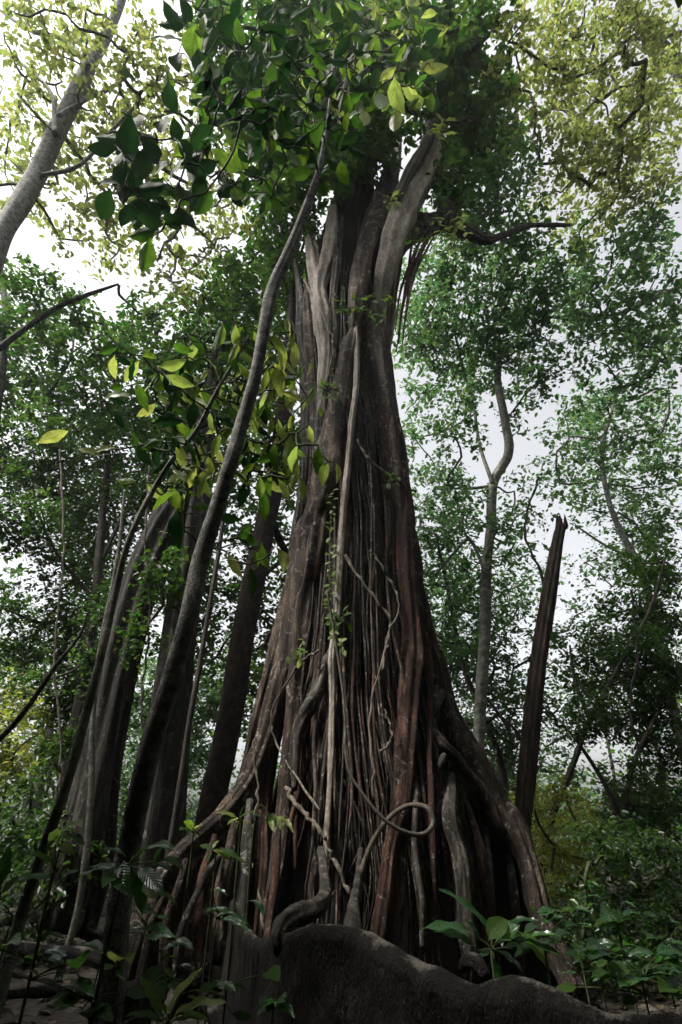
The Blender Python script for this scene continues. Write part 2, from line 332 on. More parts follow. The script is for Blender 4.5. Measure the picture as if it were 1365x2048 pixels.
# ------------------------------------------------------------------ the strangler fig
YC = 7.6
prof = np.array([  # py, centre px, half width px
    (60, 770, 14), (200, 745, 18), (330, 722, 26), (430, 704, 46), (520, 692, 64), (600, 685, 74), (700, 688, 80), (800, 700, 82), (900, 712, 86), (1000, 720, 90),
    (1100, 722, 98), (1200, 724, 107), (1300, 726, 120), (1400, 728, 138), (1500, 735, 166), (1600, 745, 200),
    (1700, 748, 225), (1800, 750, 245), (1900, 752, 262), (2040, 755, 275)], float)
cz, ccx, chw = [], [], []
for py, cx_, hw_ in prof[::-1]:
    p = P(cx_, py, YC); cz.append(p[2]); ccx.append(p[0]); chw.append(w2m(hw_, p))
cz, ccx, chw = map(np.array, (cz, ccx, chw))
def front(px, py, extra=0.0):
    Y = YC - 1.0
    for _ in range(6):
        p = P(px, py, Y); hw = np.interp(p[2], cz, chw); cx_ = np.interp(p[2], cz, ccx)
        u = min(1.0, abs((p[0] - cx_) / hw)); Y = 0.5 * Y + 0.5 * (YC - 0.85 * hw * sqrt(max(0, 1 - u * u)))
    return P(px, py, Y - extra)
fig = thing('strangler_fig', 'giant strangler fig with fluted reddish brown roots fused into a flaring trunk', 'tree', (0.45, YC, 0))
def fig_core():
    nz, nth = 460, 900; z = np.linspace(-0.3, cz.max() - 0.01, nz) ** 1.0
    th = np.linspace(0, 2 * pi, nth, endpoint=False); r_ = np.random.default_rng(21)
    hw = np.interp(z, cz, chw); cx_ = np.interp(z, cz, ccx)
    B = np.zeros((nz, nth))
    for k in range(110):
        t0 = r_.uniform(0, 2 * pi); w = r_.uniform(0.025, 0.10)
        c = t0 + 0.12 * np.sin(z * r_.uniform(0.2, 0.6) + r_.uniform(0, 6)) + 0.05 * np.sin(z * r_.uniform(0.8, 1.8) + r_.uniform(0, 6)) + r_.normal() * 0.02 * z
        ww = w * (1 + 0.35 * np.sin(z * r_.uniform(0.3, 1.0) + r_.uniform(0, 6)))
        d = (th[None] - c[:, None] + pi) % (2 * pi) - pi
        h = np.sqrt(np.clip(1 - (d / ww[:, None]) ** 2, 0, 1)) * (0.9 * ww[:, None] + 0.03 * sin(k)) * (1.1 + 0.3 * np.sin(z * 0.5 + k))[:, None]
        B = np.maximum(B, h)
    rec = 0.6 * np.exp(-((th - pi + .02) / 0.5) ** 2)[None] * (1 / (1 + np.exp((z - 5.2) * 1.2)))[:, None]
    rr = hw[:, None] * (0.84 + 1.15 * B) * (1 - rec)
    X = cx_[:, None] + rr * np.sin(th)[None]; Y = YC + rr * 0.85 * np.cos(th)[None]
    V = np.stack([X, Y, np.repeat(z[:, None], nth, 1)], -1).reshape(-1, 3)
    f = nfield(V, 3.0, 31, 0.25) * 0.03 + nfield(V, 11, 32, 0.2) * 0.012
    V[:, 0] += f * np.repeat(1, len(V)) ; V[:, 1] += f
    i = np.arange(nz - 1)[:, None] * nth; j = np.arange(nth)[None]; j2 = (j + 1) % nth
    Q = np.stack([i + j, i + nth + j, i + nth + j2, i + j2], -1).reshape(-1, 4)
    fc = V[Q].mean(1); 
    mi = np.zeros(len(Q), np.int32)
    mesh('trunk', [(V, Q, mi)], [M['figcore'], M['fig']], fig, label='hollow core of the fig trunk, its shade painted into dark bark')
fig_core()
nroot = [0]
def root(pts, w, mat='fig', ex=0.04, flute=3, name='aerial_root', seg=None, Ys=None, bump=0.12, flat=1.0, label=None, taper=True):
    pw = []
    for k, (px, py) in enumerate(pts):
        e = ex if np.isscalar(ex) else float(np.interp(k / (len(pts) - 1), np.linspace(0, 1, len(ex)), ex))
        p = P(px, py, Ys[k]) if Ys is not None else front(px, py, e)
        pw.append(p)
    ww = np.interp(np.linspace(0, 1, len(pts)), np.linspace(0, 1, len(w)), w) if not np.isscalar(w) else np.full(len(pts), w)
    rad = [w2m(a, p) / 2 for a, p in zip(ww, pw)]
    nroot[0] += 1
    if Ys is None and name == 'aerial_root' and taper:   # both ends sink back into the trunk
        pw[0] = front(pts[0][0], pts[0][1], -.06); rad[0] *= .45
        pw[-1] = pw[-1] + np.array([0, .08 if pts[-1][1] > 1500 else .2, 0]); rad[-1] *= .8 if pts[-1][1] > 1500 else .2
    r_ = np.random.default_rng(nroot[0] * 3 + 1); n_ = 4 * len(pw); kk = catmull(np.column_stack([pw, rad]), n_)
    env = np.sin(np.linspace(0, pi, n_)) ** .5
    wob = catmull(r_.normal(size=(max(4, n_ // 3), 3)), n_) * np.minimum(kk[:, 3] * .18 + .006, .018)[:, None] * env[:, None]; wob[:, 2] *= .2
    pw = list(kk[:, :3] + wob); rad = list(np.abs(kk[:, 3]) * (1 + .06 * catmull(r_.normal(size=(n_ // 2, 1)), n_)[:, 0]))
    if max(rad) > 0.05: seg = seg or 40
    v = tube(pw, rad, seg or 12, step=0.06, bump=bump, bscale=7, flute=(flute + 3 if max(rad) > .09 else flute) if max(rad) > 0.03 else 0, seed=nroot[0] * 7, zs=0.3, flat=flat)
    return mesh(name, [v], M[mat], fig, label=label)
# big flaring ridges
root([(712, 640), (700, 700), (684, 800), (662, 900), (648, 1000), (624, 1080), (602, 1180), (584, 1290), (556, 1380), (530, 1480), (500, 1560), (440, 1640), (352, 1712), (300, 1800), (258, 1900), (225, 1990)],
     [30, 34, 44, 56, 60, 62, 60, 52, 44, 40, 38, 34, 32, 40, 44, 50], 'fig', [.12, .12, .14, .16, .18, .2, .2, .22, .25, .3, .4, .7, 1.2, 1.5, 1.8, 2.0], label='wide pale ridge flaring into the left buttress')
root([(676, 820), (662, 900), (650, 1000), (636, 1100), (616, 1200), (606, 1300), (592, 1400), (580, 1520), (572, 1600), (560, 1700), (545, 1800), (530, 1900)],
     [24, 32, 40, 44, 46, 44, 34, 26, 24, 26, 28, 30], 'fig', 0.16)
root([(652, 860), (636, 960), (610, 1060), (582, 1180), (560, 1270), (532, 1380), (506, 1470), (476, 1580), (440, 1680)], [14, 18, 22, 26, 28, 26, 22, 20, 20], 'fig', [.0, .0, .05, .1, .15, .2, .3, .5])
root([(596, 1240), (574, 1330), (556, 1430), (540, 1540), (528, 1660), (520, 1800), (512, 1900)], [20, 26, 24, 22, 22, 24, 26], 'figred', .25)
root([(662, 1290), (634, 1380), (606, 1440), (592, 1500), (588, 1580)], [20, 26, 26, 24, 16], 'figgrey', 0.34)
root([(735, 560), (748, 640), (765, 780), (783, 890), (796, 1000), (812, 1100), (830, 1200), (854, 1300), (888, 1400), (932, 1500), (985, 1590), (1038, 1680), (1072, 1790), (1110, 1900), (1160, 1990)],
     [30, 40, 50, 50, 46, 46, 44, 44, 48, 52, 52, 46, 40, 44, 50], 'fig', [.05, .05, .08, .08, .08, .08, .08, .1, .12, .2, .35, .5, .7, .9, 1.2], label='pale outer ridge flaring into the right buttress')
root([(754, 740), (770, 820), (790, 900), (805, 1000), (815, 1150), (827, 1280), (818, 1400), (806, 1520), (796, 1620), (780, 1720), (765, 1850), (755, 1950)],
     [24, 32, 34, 36, 40, 44, 46, 42, 36, 34, 34, 40], 'figred', .2, label='thick red brown root in front of the hollow')
root([(835, 1130), (848, 1250), (856, 1350), (857, 1500), (862, 1600), (868, 1700), (876, 1860)], [14, 16, 14, 12, 12, 12, 14], 'figred', .3)
root([(852, 1440), (884, 1488), (922, 1530), (966, 1590), (1010, 1660)], [22, 26, 24, 24, 26], 'fig', [.35, .35, .4, .5, .6])
root([(895, 1370), (872, 1410), (862, 1460)], [18, 24, 18], 'figgrey', [.2, .3, .3])
root([(860, 1580), (885, 1520), (896, 1500)], [10, 15, 12], 'figgrey', [.35, .4, .4])
root([(896, 1520), (902, 1600), (912, 1700), (926, 1800), (938, 1890), (945, 1960)], [26, 34, 36, 36, 34, 38], 'figgrey', .3)
root([(936, 1600), (958, 1700), (980, 1800), (1000, 1900)], [14, 18, 18, 20], 'figred', .4)
root([(972, 1640), (980, 1740), (985, 1850), (990, 1940)], [12, 14, 14, 16], 'figgrey', .35)
root([(1014, 1670), (1024, 1770), (1040, 1880), (1050, 1960)], [16, 18, 16, 20], 'fig', .5)
root([(880, 1330), (868, 1450), (880, 1560), (890, 1700), (905, 1860)], [14, 14, 12, 12, 14], 'fig', .2)
root([(828, 1500), (832, 1600), (830, 1700), (842, 1800), (850, 1900)], [14, 15, 14, 14, 16], 'figgrey', .28)
# tall slender roots down the front
root([(709, 560), (713, 740), (700, 860), (689, 1000), (684, 1120), (677, 1220), (668, 1300), (664, 1400), (658, 1560), (652, 1700), (648, 1790)], [9, 11, 12, 13, 13, 14, 14, 13, 12, 12, 13], 'figpale', .3, label='long thin pale root hanging down the front')
root([(724, 700), (728, 800), (716, 900), (706, 1050), (702, 1300), (706, 1600), (712, 1850)], [18, 18, 14, 9, 8, 8, 10], 'figgrey', .02)
root([(738, 700), (742, 850), (745, 1000), (752, 1200), (748, 1500), (742, 1850)], [16, 20, 16, 10, 9, 8], 'figgrey', -.02)
root([(757, 720), (762, 850), (775, 1000), (785, 1150), (790, 1320), (780, 1500), (770, 1700)], [18, 18, 16, 12, 10, 8, 8], 'fig', .04)
root([(690, 760), (676, 900), (668, 1050), (660, 1180), (648, 1300), (640, 1500), (628, 1750), (620, 1900)], [18, 22, 22, 22, 20, 18, 16, 20], 'fig', .05)
for k in range(46):
    r_ = np.random.default_rng(300 + k); t = r_.uniform(-0.85, 0.85); y0 = r_.choice([620, 760, 900, 1050, 1180, 1300], p=[.12, .15, .18, .2, .2, .15]); y1 = r_.uniform(1700, 1980)
    pts = []; wob = r_.uniform(0, 6); fr = r_.uniform(1, 3)
    for s in np.linspace(0, 1, 7):
        py = y0 + (y1 - y0) * s; c = np.interp(py, prof[:, 0], prof[:, 1]); h = np.interp(py, prof[:, 0], prof[:, 2])
        pts.append((c + h * (t + 0.07 * sin(s * fr * 3 + wob)), py))
    w = r_.choice([4, 7, 11, 16], p=[.3, .3, .25, .15])
    if -.5 < t < .3: w = min(w, 6) 
    root(pts, [w * .7, w, w * 1.1, w], ['fig', 'figgrey', 'figred', 'fig'][k % 4], r_.uniform(.05, .28) if w < 10 else .05, bump=.15)
def strands():
    parts = []
    for k in range(150):
        r_ = np.random.default_rng(700 + k); t = r_.uniform(-1.0, 1.0); y0 = r_.uniform(430, 1500); y1 = min(1970, y0 + r_.uniform(350, 1100)); pw = []; wob = r_.uniform(0, 6); fr = r_.uniform(1, 4); e = r_.uniform(.0, .3); am = r_.choice([.03, .06, .16], p=[.6, .3, .1])
        for q in np.linspace(0, 1, 9):
            py = y0 + (y1 - y0) * q; c = np.interp(py, prof[:, 0], prof[:, 1]); h = np.interp(py, prof[:, 0], prof[:, 2])
            pw.append(front(c + h * (t + am * sin(q * fr * 3 + wob) + .02 * r_.normal()), py, e * sin(pi * q) ** .5 - .05))
        w = r_.uniform(1.6, 4.5); parts.append(tube(pw, [w2m(w, p) / 2 for p in pw], 7, step=.08, bump=.2, bscale=14, seed=k))
    o = mesh('root_strands', parts, M['figgrey'], fig, label='countless fine root strands over the fig trunk'); o['kind'] = 'stuff'
strands()
# upper stems and limbs
def limb(pts, w, Ys, mat, name='limb', flute=3, seg=28, label=None, bump=.1): return root(pts, w, mat, 0, flute, name, seg, Ys, bump, label=label)
root([(668, 400), (664, 450), (654, 520), (640, 570), (644, 640), (652, 710), (645, 800), (636, 900)], [22, 24, 28, 32, 34, 32, 26, 20], 'figpale', .15, label='pale twisted upper root on the left')
root([(612, 430), (622, 490), (632, 560), (642, 620)], [16, 22, 26, 24], 'figpale', .1)
root([(612, 560), (620, 660), (630, 780), (632, 900), (622, 1000), (606, 1090)], [18, 26, 28, 26, 22, 18], 'fig', .05)
root([(648, 700), (646, 800), (644, 900), (650, 1000), (640, 1120)], [20, 28, 30, 28, 20], 'figgrey', .08)
root([(598, 620), (606, 730), (610, 850), (604, 960), (590, 1080), (572, 1200)], [12, 18, 20, 18, 18, 16], 'figgrey', .02)
root([(590, 520), (604, 600), (606, 680), (618, 780), (618, 880), (606, 980)], [12, 20, 22, 24, 22, 18], 'figgrey', .12)
root([(682, 430), (676, 520), (668, 600), (672, 680), (664, 780)], [14, 16, 14, 18, 16], 'figgrey', .1)
root([(798, 240), (786, 330), (770, 400), (742, 470), (722, 540), (712, 620), (705, 680)], [22, 32, 40, 44, 40, 34, 30], 'fig', [.1, .1, .15, .2, .2, .2, .15])
root([(778, 430), (770, 520), (764, 600), (760, 680), (748, 780)], [26, 30, 30, 28, 24], 'fig', .2)
root([(800, 460), (790, 540), (782, 620), (780, 700)], [14, 20, 20, 16], 'figpale', .15)
for k in range(9):
    r_ = np.random.default_rng(40 + k); a = r_.uniform(810, 880); b = 790 + (a - 810) * .35 + r_.uniform(-8, 8)
    root([(a, 462 + r_.uniform(-6, 6)), (a * .6 + b * .4, 500), (b + 4, 560 + 6 * k), (b - 8, 640 + 8 * k)], [3, 5, 5, 2], ['figred', 'fig'][k % 2], Ys=[6.85, 6.8, 6.85, 6.95], flute=0)
limb([(760, 640), (768, 560), (788, 480), (815, 410), (850, 345), (866, 270), (882, 190), (896, 110), (905, 30)], [20, 40, 50, 52, 48, 38, 30, 24, 18], [7.2, 6.8, 6.6, 6.5, 6.4, 6.3, 6.2, 6.1, 6.0], 'figpale', label='smooth pale limb rising to the right')
limb([(790, 400), (828, 330), (865, 262), (895, 195), (915, 130)], [18, 20, 20, 17, 13], [6.1, 6.0, 5.95, 5.9, 5.8], 'darkbark')
limb([(765, 560), (785, 500), (820, 462), (858, 452), (890, 436), (896, 395), (880, 350), (872, 300)], [30, 50, 48, 42, 40, 34, 28, 20], [7.4, 7.0, 6.95, 6.9, 6.9, 7.0, 7.1, 7.2], 'figgrey', label='elbowed limb bulging out at the right')
limb([(885, 440), (930, 462), (965, 480), (1010, 470), (1060, 452), (1140, 450)], [30, 24, 18, 13, 10, 7], [6.95, 7.1, 7.2, 7.3, 7.4, 7.6], 'darkbark')
limb([(845, 300), (885, 290), (920, 262), (960, 240), (1010, 190)], [18, 16, 14, 11, 7], [6.9, 6.9, 6.8, 6.8, 6.7], 'figpale')
limb([(700, 330), (690, 260), (650, 180), (600, 90), (570, 10)], [34, 30, 26, 20, 14], [7.3, 7.2, 6.9, 6.6, 6.2], 'darkbark')
limb([(790, 250), (790, 160), (800, 60), (810, -40)], [24, 20, 16, 12], [7.2, 7.0, 6.8, 6.5], 'darkbark')
# plank buttresses under the flaring ridges
def fin(ridge, rt, rb, mat, name='buttress', sub=26, dz=-0.25, seed=0, parent=fig, rows=34, amp=0.05, label=None):
    c = catmull(np.column_stack([ridge, rt, rb]), sub * (len(ridge) - 1)); pts = c[:, :3]; rt, rb = c[:, 3], c[:, 4]
    T = np.gradient(pts[:, :2], axis=0); T /= np.linalg.norm(T, axis=1)[:, None] + 1e-9
    N = np.column_stack([-T[:, 1], T[:, 0]]); n = len(pts)
    s = np.linspace(-1, 1, 2 * rows + 1); m = len(s)
    V = np.zeros((n, m, 3))
    bot = gz(pts[:, 0], pts[:, 1]) + dz
    for j, a in enumerate(s):
        q = abs(a)
        if q < 0.18: t = 1 - cos(q / 0.18 * pi / 2); z = pts[:, 2] - rt * t; h = rt * sin(q / 0.18 * pi / 2)
        else:
            t = (q - 0.18) / 0.82; z = pts[:, 2] - rt - (pts[:, 2] - rt - bot) * t; h = rt * (1 - .25 * min(1, t * 5)) + (rb - rt * .75) * t ** 2.2
        V[:, j, :2] = pts[:, :2] + N * (np.sign(a) * h)[:, None]; V[:, j, 2] = z
    V = V.reshape(-1, 3)
    f = amp * nfield(V, 3.2, 50 + seed, 0.4) + amp * .5 * nfield(V, 9, 51 + seed, 0.4)
    V[:, 1] += f; V[:, 2] += 0.35 * f
    i = np.arange(n - 1)[:, None] * m + np.arange(m - 1)[None]; Q = np.stack([i, i + m, i + m + 1, i + 1], -1).reshape(-1, 4)
    return mesh(name, [(V, Q)], M[mat], parent, label=label)
lb = [front(526, 1480, .22), front(500, 1570, .32), front(440, 1652, .62), front(352, 1724, 1.1), front(300, 1812, 1.4), front(258, 1910, 1.7), front(225, 2000, 1.9)]
fin(np.array(lb), np.array([.12, .12, .12, .12, .13, .14, .12]), np.array([.5, .5, .5, .45, .4, .3, .2]), 'fig', seed=1, amp=.10, label='tall plank buttress under the left ridge')
rb_ = [front(940, 1510, .1), front(985, 1605, .15), front(1036, 1700, .25), front(1070, 1810, .4), front(1108, 1915, .6)]
fin(np.array(rb_), np.array([.1, .1, .1, .1, .1]), np.array([.3, .3, .25, .2, .15]), 'figcore', seed=2, label='buttress under the right ridge, shade of the hollow painted into its bark')  # dark colour stands in for the shaded hollow behind the hanging roots
for k, (pts, Yl, w) in enumerate([([(470, 1640), (455, 1720), (440, 1820), (430, 1930)], [6.0, 5.75, 5.6, 5.5], 22), ([(430, 1670), (405, 1760), (395, 1860), (400, 1960)], [5.85, 5.6, 5.4, 5.3], 18), ([(500, 1600), (490, 1700), (478, 1820), (470, 1950)], [6.1, 5.9, 5.7, 5.6], 24),
                              ([(372, 1720), (350, 1790), (330, 1880), (325, 1970)], [5.5, 5.3, 5.2, 5.1], 18), ([(520, 1620), (515, 1720), (500, 1840), (500, 1960)], [6.15, 5.95, 5.8, 5.7], 14), ([(450, 1700), (420, 1740), (370, 1840), (350, 1950)], [5.75, 5.5, 5.3, 5.15], 12),
                              ([(330, 1790), (300, 1850), (285, 1930), (270, 2000)], [5.3, 5.1, 5.0, 4.9], 14), ([(560, 1640), (552, 1740), (535, 1860), (540, 1960)], [6.1, 5.95, 5.8, 5.7], 16)]):
    root(pts, [w * .6, w, w * 1.1, w], ['fig', 'figred', 'figgrey'][k % 3], Ys=Yl, bump=.18)
# great surface root across the foreground
sr = [(470, 1800, 6.2), (490, 1850, 5.2), (520, 1882, 4.5), (560, 1872, 4.05), (610, 1853, 3.85), (660, 1846, 3.75), (715, 1853, 3.7), (770, 1880, 3.55), (830, 1912, 3.4), (890, 1940, 3.3), (940, 1964, 3.2), (1000, 1955, 3.1), (1050, 1958, 3.0), (1100, 1975, 2.9),
      (1150, 2000, 2.8), (1210, 2022, 2.7), (1270, 2020, 2.65), (1340, 2010, 2.6), (1440, 2025, 2.5)]
srp = np.array([P(*a) for a in sr])
fin(srp, np.array([.05, .05, .05, .05, .06, .065, .07, .07, .07, .07, .075, .09, .09, .08, .06, .05, .05, .05, .05]), np.full(len(sr), .16), 'rimlitroot', 'surface_root', sub=30, seed=3, amp=.035, label='wall-like root snaking across the foreground, pale light painted along its top')
for k, (pts, w) in enumerate([([(420, 1800, 7.0), (330, 1815, 7.6), (200, 1822, 8.2), (60, 1826, 8.6), (-60, 1830, 9)], [40, 30, 24, 18, 14]), ([(420, 1860, 6.2), (300, 1862, 6.6), (170, 1850, 7.2), (40, 1868, 7.4), (-60, 1862, 7.6)], [40, 30, 24, 20, 14]),
                              ([(330, 1900, 5.4), (240, 1915, 5.2), (120, 1900, 5.4), (0, 1925, 5.3)], [36, 26, 20, 14]), ([(300, 1960, 4.6), (200, 1975, 4.2), (90, 1990, 4.0), (-30, 1985, 3.9)], [34, 24, 20, 14]),
                              ([(420, 1960, 5.0), (470, 2000, 4.2), (500, 2040, 3.6), (560, 2080, 3.2)], [30, 24, 22, 20]), ([(360, 1930, 5.2), (330, 1985, 4.4), (380, 2030, 3.7), (360, 2090, 3.3)], [30, 26, 20, 18])]):
    q = [P(*a) for a in pts]
    for p in q: p[2] = max(g0(p[0], p[1]) + .03, min(p[2], g0(p[0], p[1]) + .25))
    mesh('surface_root', [tube(q, [w2m(a, p) / 2 for a, p in zip(np.interp(np.linspace(0, 1, len(q)), np.linspace(0, 1, len(w)), w), q)], 20, step=.05, bump=.2, bscale=7, flute=3, seed=200 + k)], M['rimlitroot'], fig)
def rt2(pts, w, mat, label=None, seed=0):
    pw = [P(*a) for a in pts]; rad = [w2m(a, p) / 2 for a, p in zip(w, pw)]
    return mesh('surface_root', [tube(pw, rad, 24, step=.03, bump=.14, bscale=14, flute=3, seed=seed)], M[mat], fig, label=label)
rt2([(642, 1700, 6.0), (650, 1760, 5.4), (648, 1800, 4.7), (620, 1822, 4.35), (585, 1834, 4.15), (562, 1850, 4.0), (556, 1880, 3.95), (570, 1920, 4.0)], [14, 20, 30, 34, 34, 30, 26, 26], 'figgrey', 'curled pale root resting on the great root', 5)
rt2([(722, 1700, 6.0), (716, 1760, 5.2), (708, 1810, 4.4), (706, 1850, 3.85), (712, 1900, 3.8)], [10, 14, 22, 34, 46], 'figgrey', seed=6)
rt2([(925, 1940, 3.35), (935, 1922, 3.3), (955, 1925, 3.25), (975, 1955, 3.2)], [16, 26, 26, 20], 'rimlitroot', seed=7)

# ------------------------------------------------------------------ lianas
def liana(pts, w, label, Yo=0.5, mat='vine', Ys=None, base='liana'):
    pw = [front(x, y, Yo) if Ys is None else P(x, y, Ys if np.isscalar(Ys) else Ys[k]) for k, (x, y) in enumerate(pts)]
    r_ = np.random.default_rng(int(abs(pts[0][0]) * 3 + pts[0][1])); kk = catmull(pw, 6 * len(pw)); kk = kk + r_.normal(size=kk.shape) * .012; kk[0], kk[-1] = pw[0], pw[-1]
    pw = list(kk); rad = [w2m(w, p) / 2 * r_.uniform(.75, 1.3) for p in pw]; loc = pw[-1]
    o = mesh(base, [tube(pw, rad, 10, step=.03, bump=.15, bscale=12, seed=int(pts[0][0]))], M[mat], None, loc=loc)
    return tag(o, label, 'vine', 'lianas on and around the fig')
pl = [(655, 1180), (668, 1260), (682, 1350), (690, 1430), (695, 1530), (728, 1590), (770, 1640), (812, 1665), (848, 1668), (867, 1645), (855, 1616), (820, 1611), (785, 1630), (752, 1672), (728, 1730), (716, 1800)]
pw = [P(x, y, 5.35 + 0.10 * sin(k * .8) + (0.12 if k > 10 else 0)) for k, (x, y) in enumerate(pl)]
tag(mesh('liana', [tube(pw, [.013] * 6 + [.015, .018, .021, .023, .024, .023, .022, .022, .024, .028], 12, step=.02, bump=.12, bscale=12, seed=3)], M['vine'], None, loc=pw[-1]), 'long pale liana hanging down the hollow and looping once near the ground', 'vine', 'lianas on and around the fig')
liana([(572, 1575), (596, 1612), (640, 1660), (662, 1710), (700, 1792)], 8, 'crooked dark liana slanting across the lower left of the hollow', .5)
liana([(716, 880), (745, 925), (790, 960), (832, 984)], 5, 'thin liana sagging across the middle of the trunk to its right edge', .35)
liana([(690, 1110), (745, 1190), (782, 1245), (770, 1300), (742, 1420), (748, 1600)], 5, 'wiry liana wandering down the dark centre of the trunk', .4)
liana([(740, 1100), (776, 1150), (798, 1215), (775, 1270), (766, 1340)], 4, 'hair-thin liana bowing beside the red brown root', .45)
liana([(768, 1420), (782, 1455), (778, 1490), (762, 1500)], 4, 'short broken liana tendril inside the hollow', .4)
liana([(610, 560), (650, 640), (668, 700), (655, 760), (668, 830)], 5, 'liana wound round the pale upper root', .45)
liana([(508, 1480), (516, 1600), (500, 1700), (530, 1860)], 5, 'slack liana hanging over the left ridge of the fig', .9)
liana([(640, 1620), (560, 1500), (545, 1420), (600, 1330), (640, 1300)], 4, 'fine liana arching over the paired left ridges', .6)

for k, (pts, Yv, w_, lb_) in enumerate([([(120, 900), (128, 1100), (110, 1300), (122, 1500), (112, 1640)], 8.5, 4, 'thin vine hanging straight in front of the dark left understory'),
    ([(300, 930), (292, 1080), (300, 1230), (286, 1400), (296, 1560)], 7.4, 4, 'thin vine hanging between the two grey fluted trunks'),
    ([(1262, 1180), (1275, 1300), (1262, 1420), (1290, 1560)], 9.5, 4, 'dark vine drooping through the dark forked tree on the right'),
    ([(1075, 960), (1050, 1060), (1085, 1160), (1078, 1260)], 8.3, 5, 'thin twisted vine hanging just left of the dead snag')]):
    liana(pts, w_, lb_, mat='vine' if k < 2 else 'darkbark', Ys=Yv)
# climbing vine with small leaves on the trunk
def climber():
    path = [(668, 980), (660, 1060), (664, 1140), (658, 1200), (668, 1260), (690, 1300)]
    pw = [front(x, y, .42) for x, y in path]
    t = thing('climbing_plant', 'leafy climber trailing small lime leaves down the pale front roots', 'climbing plant', pw[-1])
    mesh('stem', [tube(pw, .006, 6, step=.04, bump=.1)], M['stem'], t)
    C = catmull(pw, 60); r_ = np.random.default_rng(3); parts = []
    for k, c in enumerate(C):
        if k % 1 == 0:
            a = r_.uniform(0, 6.28); d = np.array([cos(a), -.3, sin(a) * .6 - .4]); Ln = r_.uniform(.07, .13)
            v, q, uv = big_leaf(c, c + d / np.linalg.norm(d) * Ln, (r_.normal() * .4, -1, .5), .55, seed=k, nl=6, nw=1); parts.append((v, q, 0, uv))
    mesh('leaves', parts, M['young'], t)
climber()

def sprig(px, py, Y, n, rpx, Lp, mi, label, seed):
    r_ = np.random.default_rng(seed); c = P(px, py, Y)
    t = thing('sprig', label, 'climbing plant', c, 'leafy sprigs growing on the fig'); parts = []; st = []
    for k in range(n):
        a = P(px + r_.normal() * rpx, py + r_.normal() * rpx, Y + r_.normal() * .08); ang = r_.uniform(0, 6.28)
        d = np.array([cos(ang), r_.normal() * .3 - .3, sin(ang) * .8 - .4]); d /= np.linalg.norm(d); L = w2m(Lp, a) * r_.uniform(.7, 1.2)
        v, q, uv = big_leaf(a, a + d * L, (r_.normal() * .4, -.8, .7), .5, seed=seed + k, nl=6, nw=1); parts.append((v, q, 0, uv)); st.append(tube([c + [0, .08, 0], (c + a) / 2 + r_.normal(size=3) * .02, a], [.006, .004, .003], 5, n=5))
    mesh('stem', st, M['stem'], t); mesh('leaves', parts, [M[mi]], t)
sprig(782, 400, 5.8, 14, 12, 22, 'young', 'lime sprig at the foot of the smooth pale limb', 1)
sprig(905, 455, 6.4, 40, 18, 20, 'young', 'pale lime spray hanging under the elbowed limb', 2)
sprig(835, 490, 6.3, 24, 16, 18, 'broad', 'green sprig beside the reddish hanging rootlets', 3)
sprig(690, 615, 6.2, 26, 18, 18, 'broad', 'green sprig in the middle of the upper trunk', 4)
sprig(752, 622, 6.2, 30, 18, 18, 'broad', 'dark green sprig on the right of the upper trunk', 5)
sprig(655, 775, 6.1, 30, 16, 20, 'broad', 'ferny sprig on the left root above the hanging leaves', 6)
sprig(880, 265, 5.7, 16, 12, 26, 'young', 'bright sprig on the dark bough high on the right', 7)
sprig(676, 1240, 5.7, 14, 10, 20, 'broad', 'small sprig where the crossing root meets the long pale root', 8)
sprig(600, 1295, 5.8, 12, 12, 18, 'young', 'sparse yellow sprig on the paired left ridges', 9)
sprig(790, 960, 6.0, 10, 10, 18, 'broad', 'tiny sprig on the sagging liana', 10)

# ------------------------------------------------------------------ trees with crowns
GRID = """
aAAaaa.affFFFFFFFFFFoOOOOOo
aaAaaa..ffFFFFFFFFFfoOOOOOo
aaaaaaa.fFFFFFFFFFFfooOOOOO
aaaaaaaaffFFFFFFFFFFooOOOOO
aaaaaAaafFFFFFfffFFFFoOOOOo
aaaaAAaaaFFFFfff.FFFFoOOOOO
aaaaAAAaafFFff...FFFgooOOOO
aaaaAAaaaafFff...fFGGoooOOo
aaaaaAaaaakkk....gGGg.ooohh
..aaaaaaaakKk....gGGGgohhHh
....a.aaakKKk...ggGGGGghhHH
bB....aakkKKk...gGGGGGGhhHH
BBBb.bbkKKKKk...gGGGGGGHHhH
BBBBbBbkKKKk....GGGGGGghHHH
BBBBBBbkKKkk....gGGGGG.hhHh
BBBBBbccKkkk....ggGggg.jhhj
BBBBBCCCcckk....ggg.g.jJJjj
CCCCCCCCcckk....ggg...jJJJj
CCCCCCCccckk....gg....jjJJj
CCCCCCCccckk....gGg.g.jJjjj
CCCCCcccckkk....gGgggg.jjJJ
CcCCCcccccKk....gGGgg...jJJ
..CCCceev.Kk....pPGgg..j.mM
c.cCCCevKKkk....PPPppp..jmM
CcCCCC.vKKkk....PPPPp..pmMM
CCCCCe.vKKkk....pPPPpppMMMM
CCCCC.vvKKkk....pPPPp.pMMMM
uCCCC.vvVKkk....ppPPpp.MMMM
UuCCCvVVVKk......pPPpppMMMM
UuCCCvvvv........pPPPppm.mM
uuCCvvvvv.........PPPpp..mM
unCCvvvvv..........PPss.mMM
nnCCvvvv............PsssMMM
nnNNvvvv.............SSsTTM
nnnNvv...............SSsTTT
nnnn.................SStTTT
.....................sttTTT
nnn..................tTTTTT
NNNN.................tTTTTT
NNNN
NNNN
""".strip().split('\n')
